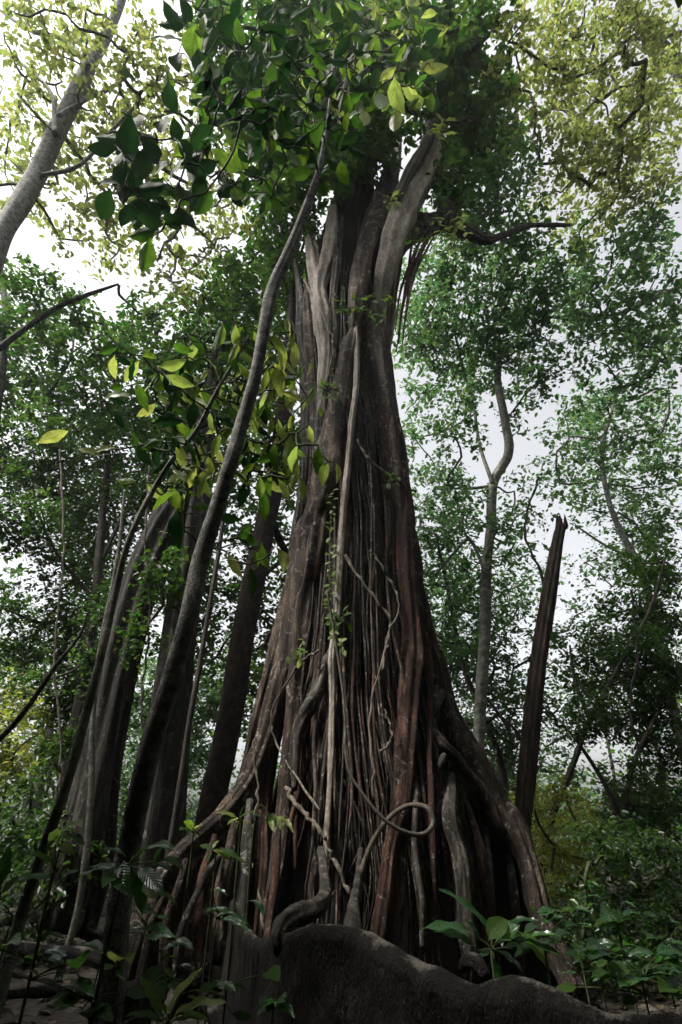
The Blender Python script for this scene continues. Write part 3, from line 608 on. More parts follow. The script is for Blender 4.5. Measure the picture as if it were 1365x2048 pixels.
# letter: Y distance, canopy ceiling, leaf length px, coverage dense/sparse, material
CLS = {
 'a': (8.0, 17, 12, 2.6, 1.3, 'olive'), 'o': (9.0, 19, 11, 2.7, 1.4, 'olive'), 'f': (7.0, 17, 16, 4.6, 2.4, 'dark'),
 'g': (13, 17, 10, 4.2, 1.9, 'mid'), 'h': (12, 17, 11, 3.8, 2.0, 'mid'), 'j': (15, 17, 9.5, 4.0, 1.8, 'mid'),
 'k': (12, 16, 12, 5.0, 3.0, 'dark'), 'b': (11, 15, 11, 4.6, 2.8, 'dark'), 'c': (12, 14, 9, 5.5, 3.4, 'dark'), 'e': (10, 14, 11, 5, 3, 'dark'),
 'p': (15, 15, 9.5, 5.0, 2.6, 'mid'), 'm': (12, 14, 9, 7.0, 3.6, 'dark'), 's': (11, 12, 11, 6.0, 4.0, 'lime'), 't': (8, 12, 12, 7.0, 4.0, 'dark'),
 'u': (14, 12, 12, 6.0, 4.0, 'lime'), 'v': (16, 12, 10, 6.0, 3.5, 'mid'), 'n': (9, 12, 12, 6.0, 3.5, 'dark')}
def cell_pos(px, py, Yc, H, r_):
    e = elev(py); Y = Yc * r_.uniform(.85, 1.18)
    if e > 0.05: Y = min(Y, (H - CAMZ) * r_.uniform(.88, 1.1) / tan(e))
    return P(px, py, Y)
def crown_parts(cl, letter, seed):
    """leaf and twig geometry for a list of (centre, dense, n) clumps"""
    r_ = np.random.default_rng(seed); Yc, H, Lp, cd_, cs_, mat = CLS[letter]
    C, Ls, TW = [], [], []
    for (c, dense, wpx) in cl:
        sc = depth(c) / F; L = Lp * sc; rad = wpx * sc
        n = int((cd_ if dense else cs_) * wpx * wpx * 1.0 / (0.20 * Lp * Lp)) ; nt_ = max(2, n // 11)
        u = r_.normal(size=(nt_, 3)); u /= np.linalg.norm(u, axis=1)[:, None]; u *= (r_.uniform(0.1, 1, nt_) ** .5)[:, None] * rad * np.array([.75, .9, .7])
        tc = c + u; td = u / rad + r_.normal(size=(nt_, 3)) * .5 + np.array([0, 0, -.15]); td /= np.linalg.norm(td, axis=1)[:, None]
        for a, b in zip(tc, td):
            m = r_.integers(8, 14); Lt = rad * .85; s = r_.uniform(0, 1, m)
            C.append(a + b * (s * Lt)[:, None] + r_.normal(size=(m, 3)) * L * .45); Ls.append(r_.uniform(.5, 1.4, m) * L * r_.uniform(.8, 1.15))
            TW.append((a, a + b * Lt, L * .035))
    C = np.concatenate(C); Ls = np.concatenate(Ls)
    leaves = small_leaves(C, Ls, .35, .6, r_)
    A = np.array([t[0] for t in TW]); B = np.array([t[1] for t in TW]); W = np.array([t[2] for t in TW])
    D = B - A; S = np.cross(D, [0.3, 0.2, 1]); S /= np.linalg.norm(S, axis=1)[:, None] + 1e-9; U = np.cross(D, S); U /= np.linalg.norm(U, axis=1)[:, None] + 1e-9
    V = np.stack([A + S * W[:, None], A - S * W[:, None] * .5 + U * W[:, None] * .8, A - S * W[:, None] * .5 - U * W[:, None] * .8,
                  B + S * W[:, None] * .4, B - S * W[:, None] * .2 + U * W[:, None] * .3, B - S * W[:, None] * .2 - U * W[:, None] * .3], 1)
    i = np.arange(len(A))[:, None] * 6
    Q = np.concatenate([i + np.array([[0, 1, 4, 3]]), i + np.array([[1, 2, 5, 4]]), i + np.array([[2, 0, 3, 5]])])
    return leaves, (V.reshape(-1, 3), Q)
def limbs(nodes0, centers, rtip, rmax, seed, lift=.12):
    r_ = np.random.default_rng(seed)
    N = [np.asarray(p, float) for p in nodes0]; par = [-1] * len(N); k0 = len(N); segs = []
    cs = np.array(centers); d = np.min(np.linalg.norm(cs[:, None] - np.array(N)[None], axis=2), axis=1)
    for ci in np.argsort(d):
        c = cs[ci]; A = np.array(N); dd = np.linalg.norm(A - c, axis=1) + 0.25 * np.maximum(0, A[:, 2] - c[2]); j = int(np.argmin(dd))
        a = N[j]; v = c - a; L = np.linalg.norm(v)
        if L < 1e-3: continue
        prev = j; m = 3
        for s in range(1, m + 1):
            t = s / m; p = a + v * t + r_.normal(size=3) * L * .07 * (1 if s < m else .3) + np.array([0, 0, -lift * L * sin(pi * t) * .5])
            N.append(p); par.append(prev); prev = len(N) - 1
        segs.append((j, len(N) - m, m))
    cnt = np.zeros(len(N)); 
    for i in range(len(N) - 1, k0 - 1, -1):
        cnt[i] += 1.0 / 3
        if par[i] >= 0: cnt[par[i]] += cnt[i]
    parts = []
    for (j, s0, m) in segs:
        ids = [j] + list(range(s0, s0 + m)); pts = [N[i] for i in ids]
        rr = [min(rmax, rtip * (1 + 1.1 * sqrt(cnt[i]))) for i in ids[1:]]; rr = [rr[0]] + rr; rr[-1] = max(rtip, rr[-1] * .8)
        parts.append(tube(pts, rr, 6, n=7, bump=.1, seed=s0))
    return parts
CELLS = {}
for r0, row in enumerate(GRID):
    for c0, ch in enumerate(row[:28]):
        if ch in '. ': continue
        CELLS.setdefault(ch.lower(), []).append((c0 * 50 + 25, r0 * 50 + 25, ch.isupper()))
TREE_GROUP = 'forest trees around the fig'
def tree(letter, name, label, cat, trunk, Ys, w, bark_, group=TREE_GROUP, cells=None, extra=(), seg=20, flute=2, tname='trunk', bump=.1, extrabr=(), rtip=.012, ground=True, seed=0, jit=1.0):
    r_ = np.random.default_rng(ord(letter) * 13 + seed)
    if trunk:
        tp = [P(x, y, Ys if np.isscalar(Ys) else Ys[k]) for k, (x, y) in enumerate(trunk)]
        rad = [w2m(a, p) / 2 for a, p in zip(np.interp(np.linspace(0, 1, len(tp)), np.linspace(0, 1, len(w)), w), tp)]
        if ground and tp[0][2] > 0.0:
            d = (tp[0] - tp[1]); d = d / abs(d[2]) * .6; k = tp[0][2] + .2; b = tp[0] + np.array([d[0] * k, d[1] * k * .3, -k])
            mid_ = (tp[0] + b) / 2; tp = [b, mid_] + tp; rad = [rad[0] * 1.5, rad[0] * 1.12] + rad
        base = np.array([tp[0][0], tp[0][1], g0(tp[0][0], tp[0][1])])
    else: base = None
    cells = CELLS.get(letter, []) if cells is None else cells
    Yc, H, Lp, cd_, cs_, mat = CLS[letter]; cl = []
    for (px, py, dn) in list(cells) + list(extra):
        cl.append((cell_pos(px + r_.uniform(-16, 16) * jit, py + r_.uniform(-16, 16) * jit, Yc, H, r_), dn, r_.uniform(34, 50)))
    if base is None:
        m = np.mean([c[0] for c in cl], axis=0); base = np.array([m[0], m[1], g0(m[0], m[1])])
        tp = [base - np.array([0, 0, .1]), base + (m - base) * .4]; rad = [.05, .03]
    t = thing(name, label, cat, base, group)
    mesh(tname, [tube(tp, rad, seg, step=.12, bump=bump, bscale=3.5, flute=flute, seed=ord(letter))], M[bark_], t)
    pars = []
    for pts, ww, yy in extrabr:
        q = [P(x, y, yy if np.isscalar(yy) else yy[k]) for k, (x, y) in enumerate(pts)]
        pars.append(tube(q, [w2m(a, p) / 2 for a, p in zip(np.interp(np.linspace(0, 1, len(q)), np.linspace(0, 1, len(ww)), ww), q)], 10, step=.1, bump=.12, seed=int(pts[0][0])))
        mesh('bough', [pars[-1]], M[bark_], t)
    if cl:
        tv = catmull(np.array(tp), 24); z0 = tv[:, 2].max() * .35 if trunk else -1
        nodes = [p for p in tv if p[2] > z0] + [p for v, q in pars for p in v[::30]]
        lv, tw = crown_parts(cl, letter, ord(letter) + seed)
        br = limbs(nodes, [c[0] for c in cl], rtip, max(rad) * .45, ord(letter))
        mesh('branches', br + [tw], M[bark_ if bark_ != 'grey' else 'darkbark'], t)
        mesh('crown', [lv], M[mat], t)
    return t

tree('a', 'canopy_tree', 'tall tree with a thick pale trunk leaning in at the upper left and olive leaves', 'tree',
     [(-60, 640), (0, 478), (55, 385), (112, 268), (178, 135), (232, 30), (262, -60)], [5.8, 5.8, 5.8, 5.6, 5.2, 4.8, 4.4], [44, 40, 36, 31, 26, 18, 12], 'pale',
     extrabr=[([(112, 268), (104, 190), (60, 140), (0, 100)], [13, 9, 7, 5], 5.4), ([(60, 380), (30, 368), (-10, 372)], [8, 6, 5], 5.7), ([(118, 235), (170, 200), (215, 180), (260, 150)], [12, 9, 8, 5], 5.4),
              ([(85, 350), (160, 330), (230, 255), (300, 190), (420, 130)], [9, 8, 7, 6, 4], [5.7, 5.6, 5.4, 5.2, 4.9]), ([(178, 135), (130, 80), (60, 60), (0, 20)], [14, 11, 9, 6], 5.0)])
tree('o', 'canopy_tree', 'high canopy tree with yellow olive leaves filling the upper right corner', 'tree',
     [(1700, 900), (1620, 600), (1520, 350), (1400, 180), (1300, 70), (1230, -30)], [9, 9, 8.8, 8, 7, 6], [60, 56, 48, 36, 24, 14], 'darkbark',
     extrabr=[([(1075, 95), (1108, 45), (1130, -10)], [4, 8, 10], 6.6), ([(1400, 180), (1340, 130), (1250, 75)], [18, 12, 6], 8), ([(1100, 200), (1150, 232), (1182, 290), (1190, 360)], [12, 12, 9, 5], 7.4), ([(1365, 65), (1300, 78), (1240, 70)], [9, 8, 5], 7)])
tree('g', 'slender_tree', 'slender tree with a mottled crooked stem between the fig and the dead snag', 'tree',
     [(950, 1620), (956, 1520), (962, 1400), (970, 1270), (973, 1150), (982, 1050), (988, 965), (1018, 905), (1010, 840), (996, 760), (1000, 700), (985, 600)], 12.5,
     [24, 23, 22, 21, 20, 18, 18, 18, 15, 13, 10, 6], 'mottled',
     extrabr=[([(986, 968), (960, 890), (945, 800), (920, 720)], [8, 7, 5, 3], 12.4), ([(973, 1150), (940, 1080), (905, 1110), (870, 1150)], [8, 7, 6, 4], 12.6)])
tree('h', 'canopy_tree', 'bright green tree at the right edge with a long dark bough reaching left', 'tree',
     [(1560, 1300), (1500, 1000), (1440, 750), (1400, 560), (1370, 400)], 12, [40, 36, 30, 22, 10], 'darkbark',
     extrabr=[([(1420, 540), (1350, 578), (1290, 605), (1230, 630), (1180, 640), (1120, 636), (1062, 628)], [14, 11, 10, 9, 8, 6, 4], 11.8), ([(1180, 640), (1205, 670), (1212, 700)], [6, 5, 3], 11.8)])
tree('j', 'slender_tree', 'thin pale tree with a feathery crown near the right edge above the dead snag', 'tree',
     [(1330, 1350), (1300, 1200), (1272, 1120), (1240, 1060), (1215, 990), (1205, 900), (1230, 800)], 14, [18, 16, 14, 12, 10, 8, 5], 'pale',
     extrabr=[([(1272, 1120), (1210, 1090), (1150, 1050)], [6, 5, 3], 14)])
tree('k', 'forest_tree', 'tree with a flaky reddish brown trunk close behind the left of the fig', 'tree',
     [(408, 1720), (428, 1600), (452, 1480), (476, 1340), (500, 1200), (530, 1060), (556, 930), (572, 800), (580, 690), (588, 560), (590, 440)], 9.0, [58, 52, 50, 48, 46, 42, 36, 28, 22, 18, 12], 'brown', bump=.14)
tree('b', 'forest_tree', 'leafy tree at the left edge with a bare grey bough slanting up', 'tree',
     [(-60, 1200), (-20, 900), (5, 720), (12, 620), (0, 520), (10, 420)], 11, [26, 22, 18, 14, 10, 6], 'grey',
     extrabr=[([(-30, 720), (40, 665), (110, 618), (170, 592), (238, 568)], [14, 12, 10, 9, 4], 9), ([(90, 800), (140, 720), (150, 650)], [6, 5, 3], 11)])
tree('c', 'forest_tree', 'dark leafy understory tree standing left of the twin grey trunks', 'tree',
     [(90, 1720), (130, 1560), (160, 1400), (190, 1200), (205, 1040), (215, 900), (200, 780)], 11.5, [28, 24, 22, 18, 14, 10, 6], 'darkbark',
     extrabr=[([(200, 1130), (260, 1000), (300, 900)], [8, 6, 4], 11.5), ([(190, 1200), (110, 1100), (60, 980)], [8, 6, 4], 11.5)])
tree('p', 'young_tree', 'young light green tree filling the gap just right of the fig', 'tree',
     [(1010, 1640), (1000, 1520), (930, 1340), (900, 1200), (880, 1100)], 14.5, [16, 14, 10, 8, 5], 'darkbark',
     extrabr=[([(1020, 1460), (985, 1410), (960, 1380)], [8, 7, 4], 13), ([(1050, 1500), (1030, 1460), (1000, 1430)], [7, 6, 4], 13)])
tree('m', 'forest_tree', 'dark forked tree low on the right with branches crossing the bright sky gap', 'tree',
     [(1080, 1720), (1110, 1620), (1150, 1520), (1180, 1440), (1240, 1330), (1300, 1220), (1330, 1120)], 11, [14, 12, 11, 10, 8, 6, 4], 'darkbark',
     extrabr=[([(1300, 1720), (1245, 1640), (1205, 1560), (1160, 1490), (1120, 1440)], [13, 11, 9, 7, 4], 11), ([(1180, 1440), (1150, 1360), (1140, 1290)], [9, 7, 4], 11), ([(1245, 1640), (1270, 1520), (1320, 1420)], [10, 8, 5], 11)])
tree('s', 'shrub', 'yellow green sunlit shrub behind the foot of the right buttress', 'shrub', None, 0, 0, 'stem', 'shrubs on the forest floor')
tree('t', 'shrub', 'dense dark shrub filling the lower right edge', 'shrub', None, 0, 0, 'stem', 'shrubs on the forest floor')
tree('u', 'shrub', 'sunlit lime shrub at the far left edge', 'shrub', None, 0, 0, 'stem', 'shrubs on the forest floor')
tree('v', 'shrub', 'mid green shrub seen between the left trunks', 'shrub', None, 0, 0, 'stem', 'shrubs on the forest floor')
tree('n', 'shrub', 'dark shrub in the lower left corner beneath the slanting saplings', 'shrub', None, 0, 0, 'stem', 'shrubs on the forest floor')

# twin grey trunks on the left
def twin():
    Y = 8.2
    A = [(120, 1850), (165, 1720), (195, 1560), (222, 1420), (252, 1280), (290, 1150), (330, 1060), (368, 990), (395, 930)]
    B = [(300, 1850), (318, 1700), (330, 1560), (342, 1430), (356, 1300), (372, 1180), (385, 1080), (394, 1000), (402, 920), (420, 800), (440, 690)]
    wa = [110, 90, 72, 66, 66, 64, 56, 48, 40]; wb = [130, 100, 84, 72, 66, 62, 58, 50, 44, 34, 24]
    t = thing('forked_tree', 'grey fluted tree on the left with two trunks meeting high up', 'tree', (-2.7, Y, 0), TREE_GROUP)
    for k, (a, w) in enumerate(((A, wa), (B, wb))):
        pts = [P(x, y, Y + .1 * k) for x, y in a]; rad = [w2m(q, p) / 2 for q, p in zip(w, pts)]
        mesh('trunk', [tube(pts, rad, 56, step=.06, bump=.08, bscale=3, flute=6, seed=60 + k)], M['grey'], t)
    cl = [(cell_pos(x, y, 8.4, 14, rng), True, 45) for x, y, d in CELLS['e']] + [(P(x, y, 8.4), True, 46) for x, y in [(400, 800), (450, 760), (480, 680), (430, 620), (380, 700), (520, 600), (350, 760), (460, 560)]]
    lv, tw = crown_parts(cl, 'e', 4); br = limbs([P(420, 800, Y), P(440, 690, Y), P(402, 920, Y)], [c[0] for c in cl], .012, .06, 9)
    mesh('branches', br + [tw], M['darkbark'], t); mesh('crown', [lv], M['dark'], t)
twin()
# dead snag
def snag():
    pts = [(1040, 1710), (1046, 1640), (1056, 1530), (1068, 1400), (1085, 1270), (1103, 1160), (1118, 1075), (1125, 1042)]
    w = [34, 32, 34, 33, 30, 26, 21, 19]; Ys = [7.9, 7.9, 7.9, 7.9, 7.95, 8, 8, 8]
    pw = [P(x, y, Y) for (x, y), Y in zip(pts, Ys)]; rad = [w2m(a, p) / 2 for a, p in zip(w, pw)]
    b = pw[0] + np.array([-.12, 0, -pw[0][2] - .15]); pw = [b] + pw; rad = [rad[0] * 1.1] + rad
    V, Q = tube(pw, rad, 44, step=.04, bump=.10, bscale=6, flute=7, seed=77, zs=.15)
    top = V[:, 2] > pw[-1][2] - .22; r_ = np.random.default_rng(4)   # splintered break
    ang = np.arctan2(V[:, 1] - pw[-1][1], V[:, 0] - pw[-1][0]); V[top, 2] += (.10 * np.sin(ang * 5 + 1) + .07 * np.sin(ang * 11))[top] * ((V[top, 2] - pw[-1][2] + .22) / .22)
    o = mesh('dead_snag', [(V, Q)], M['snag'], None, loc=(b[0], b[1], 0))
    tag(o, 'bare brown dead trunk with a broken top leaning right of the fig', 'dead tree')
snag()
# slim bare stems
def slim(pts, Ys, w, label, mat='grey', cat='sapling', name='bare_sapling'):
    pw = [P(x, y, Ys if np.isscalar(Ys) else Ys[k]) for k, (x, y) in enumerate(pts)]
    rad = [w2m(a, p) / 2 for a, p in zip(np.interp(np.linspace(0, 1, len(pts)), np.linspace(0, 1, len(w)), w), pw)]
    if pw[0][2] > 0: pw = [np.array([pw[0][0] - .05, pw[0][1], -.1])] + pw; rad = [rad[0] * 1.1] + rad
    o = mesh(name, [tube(pw, rad, 12, step=.04, bump=.1, bscale=8, seed=int(pts[0][0]))], M[mat], None, loc=(pw[0][0], pw[0][1], 0))
    return tag(o, label, cat, 'slim bare stems')
slim([(340, 1700), (362, 1560), (380, 1440), (400, 1330), (420, 1210), (440, 1090), (455, 980), (470, 900)], 6.5, [13, 12, 12, 11, 10, 9, 7, 5], 'slim dark bare stem between the twin grey trunks and the reddish brown trunk', 'darkbark')
slim([(-60, 1530), (0, 1478), (55, 1415), (110, 1335), (160, 1270), (176, 1225)], 5.5, [12, 11, 10, 8, 6, 3], 'thin bare pole slanting up from the left edge', 'grey')
slim([(160, 1800), (182, 1600), (186, 1440), (200, 1300), (235, 1120), (250, 980)], 7.4, [14, 12, 11, 9, 8, 5], 'thin mottled stem just left of the twin grey trunks', 'mottled')

# ------------------------------------------------------------------ fig crown
cl = []
r_ = np.random.default_rng(71)
for (px, py, dn) in CELLS['f']: cl.append((cell_pos(px + r_.uniform(-18, 18), py + r_.uniform(-18, 18), 7.0, 19, r_), dn, r_.uniform(38, 54)))
for k in range(18): cl.append((P(r_.uniform(550, 690), r_.uniform(215, 350), r_.uniform(5.6, 6.4)), True, 34))
for k in range(10): cl.append((P(r_.uniform(730, 790), r_.uniform(215, 330), r_.uniform(6.6, 7.0)), False, 30))
for k in range(7): cl.append((P(r_.uniform(890, 970), r_.uniform(200, 330), r_.uniform(5.9, 6.6)), False, 34))
lv, tw = crown_parts(cl, 'f', 71)
nod = [P(882, 190, 6.2), P(896, 110, 6.1), P(905, 30, 6.), P(960, 240, 6.8), P(1010, 190, 6.7), P(650, 180, 6.9), P(600, 90, 6.6), P(570, 10, 6.2), P(790, 160, 7), P(800, 60, 6.8), P(690, 260, 7.2)]
mesh('branches', limbs(nod, [c[0] for c in cl], .02, .12, 5) + [tw], M['darkbark'], fig)
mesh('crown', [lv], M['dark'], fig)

# ------------------------------------------------------------------ near saplings with broad leaves
def leafset(specs, seed, parts, mi_default=0):
    """specs: (px, py, angle deg in picture (0=right, 90=up), length px, Y, matindex, wfrac)"""
    for k, (px, py, ang, Lp, Y, mi, wf) in enumerate(specs):
        r_ = np.random.default_rng(seed + k)
        p = P(px, py, Y); L = w2m(Lp, p); e = elev(py)
        up = np.array([0, -sin(PITCH), cos(PITCH)]); rt = np.array([1, 0, 0.]); fw = np.array([0, cos(PITCH), sin(PITCH)])
        a = R(ang); d = rt * cos(a) + up * sin(a) + fw * r_.normal() * .3; d /= np.linalg.norm(d)
        nrm = -fw * (1 if r_.uniform() < .5 else -1) + r_.normal(size=3) * .45; 
        if nrm[2] < 0: nrm = -nrm
        v, q, uv = big_leaf(p - d * L / 2, p + d * L / 2, nrm, wf, r_.uniform(.05, .35), r_.uniform(.1, .45), .02, seed=seed + k)
        parts.append((v, q, mi, uv))
def scatter(n, box, Ls, Y, seed, mats, wf=(.38, .5), ang=(-90, 60)):
    r_ = np.random.default_rng(seed); out = []
    for k in range(n):
        if len(box) == 4: px, py = r_.uniform(box[0], box[2]), r_.uniform(box[1], box[3])
        out.append((px, py, ang[0] + r_.normal() * ang[1], r_.uniform(*Ls), r_.uniform(*Y), r_.choice(mats), r_.uniform(*wf)))
    return out
def twigs_to(parts, nodes, rtip=.004, rmax=.02, seed=1):
    cs = [p[0][:5].mean(0) for p in parts]; return limbs(nodes, cs, rtip, rmax, seed, lift=.05)
SM = [M['broad'], M['young'], M['deep']]
# leaning pale sapling in front of the fig
def sapling_a():
    tr_ = [(225, 1990, 3.7), (235, 1850, 3.65), (262, 1680, 3.6), (300, 1500, 3.5), (340, 1370, 3.45), (378, 1230, 3.4), (402, 1120, 3.4), (436, 1010, 3.35), (460, 930, 3.3), (484, 850, 3.3), (512, 750, 3.25), (530, 650, 3.2), (545, 580, 3.2), (585, 490, 3.15), (612, 420, 3.1), (636, 350, 3.05), (648, 290, 3.0), (660, 200, 2.95), (668, 100, 2.9)]
    w = [50, 48, 46, 44, 42, 39, 36, 33, 31, 29, 27, 25, 26, 22, 18, 14, 9, 5, 3]
    pw = [P(*a) for a in tr_]; rad = [w2m(a, p) / 2 for a, p in zip(w, pw)]
    t = thing('leaning_tree', 'pale slender tree leaning right in front of the fig with broad leaves on top', 'tree', (pw[0][0], pw[0][1], 0), TREE_GROUP)
    b = pw[0].copy(); b[2] = -.1; pw = [b] + pw; rad = [rad[0] * 1.1] + rad
    mesh('trunk', [tube(pw, rad, 28, step=.04, bump=.07, bscale=5, flute=2, seed=88)], M['pale'], t)
    parts = []
    S = []
    # lit yellow leaves, top centre
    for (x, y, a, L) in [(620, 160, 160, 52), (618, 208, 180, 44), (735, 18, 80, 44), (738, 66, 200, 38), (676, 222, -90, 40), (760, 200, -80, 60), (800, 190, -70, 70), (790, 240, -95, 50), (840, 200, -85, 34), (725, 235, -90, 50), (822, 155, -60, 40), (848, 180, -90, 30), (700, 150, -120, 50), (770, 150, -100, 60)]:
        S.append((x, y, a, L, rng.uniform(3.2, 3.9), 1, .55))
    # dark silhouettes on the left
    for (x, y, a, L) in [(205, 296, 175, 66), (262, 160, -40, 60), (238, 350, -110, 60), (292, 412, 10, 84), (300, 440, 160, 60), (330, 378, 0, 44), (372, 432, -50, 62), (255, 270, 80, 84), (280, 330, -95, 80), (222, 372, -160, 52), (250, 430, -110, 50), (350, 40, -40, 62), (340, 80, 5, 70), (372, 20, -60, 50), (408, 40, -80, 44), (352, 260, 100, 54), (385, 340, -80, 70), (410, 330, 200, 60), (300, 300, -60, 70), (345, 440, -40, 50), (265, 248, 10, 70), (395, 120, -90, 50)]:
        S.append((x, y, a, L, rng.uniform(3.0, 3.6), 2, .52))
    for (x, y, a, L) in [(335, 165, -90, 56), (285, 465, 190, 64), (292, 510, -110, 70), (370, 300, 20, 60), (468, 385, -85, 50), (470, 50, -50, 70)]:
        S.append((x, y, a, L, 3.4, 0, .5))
    S += scatter(16, (210, 240, 330, 440), (50, 84), (3.0, 3.6), 31, [2], (.5, .62), (-80, 60))
    S += scatter(14, (330, 0, 430, 340), (46, 74), (3.0, 3.7), 32, [2, 2, 0], (.5, .6), (-80, 60))
    S += scatter(10, (340, 300, 420, 450), (46, 70), (3.0, 3.6), 33, [2, 2, 0], (.5, .6), (-80, 60))
    S += scatter(330, (400, 0, 720, 300), (26, 58), (2.6, 4.2), 5, [0, 2, 2, 2])
    S += scatter(80, (380, 180, 560, 420), (26, 56), (3.3, 4.4), 6, [0, 2, 2])
    S += scatter(200, (640, 0, 880, 210), (26, 54), (3.2, 4.2), 8, [0, 0, 1, 2])
    S += scatter(34, (560, 230, 720, 340), (34, 60), (3.1, 3.8), 9, [0, 0, 2, 1])
    for (x, y, a, L) in [(600, 345, 190, 54), (672, 325, -40, 60), (690, 345, -70, 50), (655, 300, 100, 40), (620, 365, 200, 30), (650, 375, -90, 34)]: S.append((x, y, a, L, 3.05, 0, .5))
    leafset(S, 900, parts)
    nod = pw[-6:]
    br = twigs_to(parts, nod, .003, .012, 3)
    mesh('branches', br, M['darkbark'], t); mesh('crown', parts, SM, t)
sapling_a()
# thin sapling behind it with hanging yellow-green leaves
def sapling_b():
    tr_ = [(30, 1880, 4.4), (80, 1720, 4.3), (130, 1580, 4.2), (172, 1430, 4.15), (208, 1290, 4.1), (232, 1180, 4.1), (262, 1070, 4.0), (310, 975, 4.0), (352, 910, 3.9), (395, 858, 3.9), (430, 790, 3.8), (470, 720, 3.8), (500, 670, 3.7)]
    w = [24, 22, 20, 18, 15, 14, 12, 11, 10, 9, 8, 6, 4]
    pw = [P(*a) for a in tr_]; rad = [w2m(a, p) / 2 for a, p in zip(w, pw)]
    t = thing('sapling', 'thin bowed sapling on the left hung with long yellow green leaves', 'sapling', (pw[0][0], pw[0][1], 0))
    b = pw[0].copy(); b[2] = -.1; pw = [b] + pw; rad = [rad[0]] + rad
    mesh('trunk', [tube(pw, rad, 16, step=.04, bump=.1, bscale=9, seed=13)], M['mottled'], t)
    S = []
    for (x, y, a, L, m) in [(105, 874, 25, 66, 1), (500, 658, 170, 36, 1), (560, 690, -60, 50, 1), (545, 765, -95, 80, 1), (562, 760, -88, 70, 1), (530, 790, -110, 60, 1), (345, 725, 20, 60, 1), (292, 820, 40, 48, 1), (650, 948, -105, 56, 1), (672, 945, -85, 44, 1), (635, 920, -95, 60, 0), (622, 870, -80, 40, 1), (592, 920, -100, 60, 1), (552, 905, -75, 34, 1), (575, 900, -100, 70, 1),
                              (420, 930, -75, 48, 1), (520, 975, -90, 50, 1), (500, 1165, -85, 66, 0), (560, 1120, -70, 60, 1), (470, 1130, -60, 60, 1), (485, 990, -100, 60, 2), (355, 1060, -90, 80, 2), (395, 690, -50, 60, 0), (440, 690, 10, 60, 0), (385, 830, -100, 60, 2), (335, 845, 0, 70, 2), (470, 780, -80, 60, 0), (215, 700, 200, 40, 0), (300, 890, -160, 50, 0),
                              (180, 908, 160, 50, 1), (210, 900, 10, 50, 1), (360, 760, -20, 60, 1), (365, 1105, -90, 34, 1), (330, 770, 5, 60, 0), (380, 900, -70, 55, 2), (450, 870, -80, 50, 1), (425, 740, -60, 55, 1)]:
        S.append((x, y, a, L, rng.uniform(3.5, 4.0) if x < 560 else 3.3, m, .38))
    S += scatter(160, (330, 650, 590, 980), (28, 64), (3.4, 4.5), 15, [0, 1, 1, 2], (.28, .38), (-85, 40))
    S += scatter(60, (230, 680, 400, 1000), (34, 66), (3.8, 4.8), 16, [0, 2, 1, 2], (.34, .44), (-60, 60))
    S += scatter(44, (520, 680, 640, 1000), (30, 62), (3.3, 4.0), 17, [0, 1, 1, 1], (.28, .36), (-95, 25))
    S += scatter(16, (320, 960, 560, 1120), (34, 70), (3.6, 4.2), 18, [0, 2, 0], (.34, .44), (-90, 30))
    parts = []; leafset(S, 1500, parts)
    br = twigs_to(parts, pw[-7:], .003, .010, 4)
    mesh('branches', br, M['stem'], t); mesh('crown', parts, SM, t)
sapling_b()

# ------------------------------------------------------------------ floor plants
def plant(name, label, stem, Y, leaves, mats, wf=.3, wstem=7, cat='plant', curl=.3, seed=0, Yl=None):
    pw = [P(x, y, Y) for x, y in stem]
    base = pw[0].copy(); base[2] = g0(base[0], base[1])
    t = thing(name, label, cat, base, 'plants on the forest floor')
    stems = [tube([base - [0, 0, .05]] + pw, [w2m(wstem, pw[0]) / 2] * (len(pw)) + [.003], 8, step=.04, bump=.1)]
    parts = []
    for k, l in enumerate(leaves):
        x0, y0, x1, y1, mi = l[:5]; w_ = l[5] if len(l) > 5 else wf; r_ = np.random.default_rng(seed * 50 + k)
        a = P(x0, y0, Y + r_.uniform(-.08, .08)); b = P(x1, y1, Y + r_.uniform(-.18, .05))
        n_ = np.array([r_.normal() * .3, -.55, 1.0])
        parts.append((*big_leaf(a, b, n_, w_, curl, r_.uniform(.15, .4), .015, nl=12, seed=seed * 50 + k), ))
        v, q, uv = parts[-1]; parts[-1] = (v, q, mi, uv)
        near = min(pw, key=lambda p: np.linalg.norm(p - a)); stems.append(tube([near, (near + a) / 2 + [0, 0, .01], a + (b - a) * .05], [.004, .003, .003], 6, n=5))
    mesh('stem', stems, M['stem'], t); mesh('leaves', parts, mats, t)
GM = [M['glossy'], M['young'], M['broad']]
plant('broad_leaved_plant', 'glossy plant with long broad leaves growing behind the great foreground root', [(990, 1960), (985, 1900), (985, 1850)], 3.7,
      [(985, 1868, 880, 1776, 0, .2), (968, 1885, 842, 1856, 0, .18), (960, 1905, 868, 1862, 0, .25), (975, 1885, 1015, 1838, 2, .6), (1000, 1880, 1040, 1850, 0, .6), (1035, 1862, 1094, 1934, 1, .42), (1010, 1880, 1142, 1922, 2, .2), (1000, 1860, 1080, 1840, 0, .25),
       (990, 1900, 1050, 1945, 0, .3), (985, 1905, 940, 1925, 0, .4), (1050, 1880, 1120, 1870, 0, .25), (990, 1920, 1000, 1960, 0, .5), (960, 1880, 930, 1840, 0, .3), (1030, 1900, 1080, 1900, 0, .3)], GM, seed=1)
plant('strap_leaved_plant', 'low plant with bright green strap leaves at the bottom left of centre', [(335, 2060), (338, 2040)], 2.9,
      [(330, 2045, 402, 1936, 1, .3), (338, 2048, 452, 2002, 1, .2), (328, 2045, 275, 1945, 2, .22), (335, 2046, 300, 1990, 2, .25), (340, 2050, 420, 2040, 2, .2), (330, 2050, 250, 2030, 2, .2)], GM, seed=2, curl=.4)
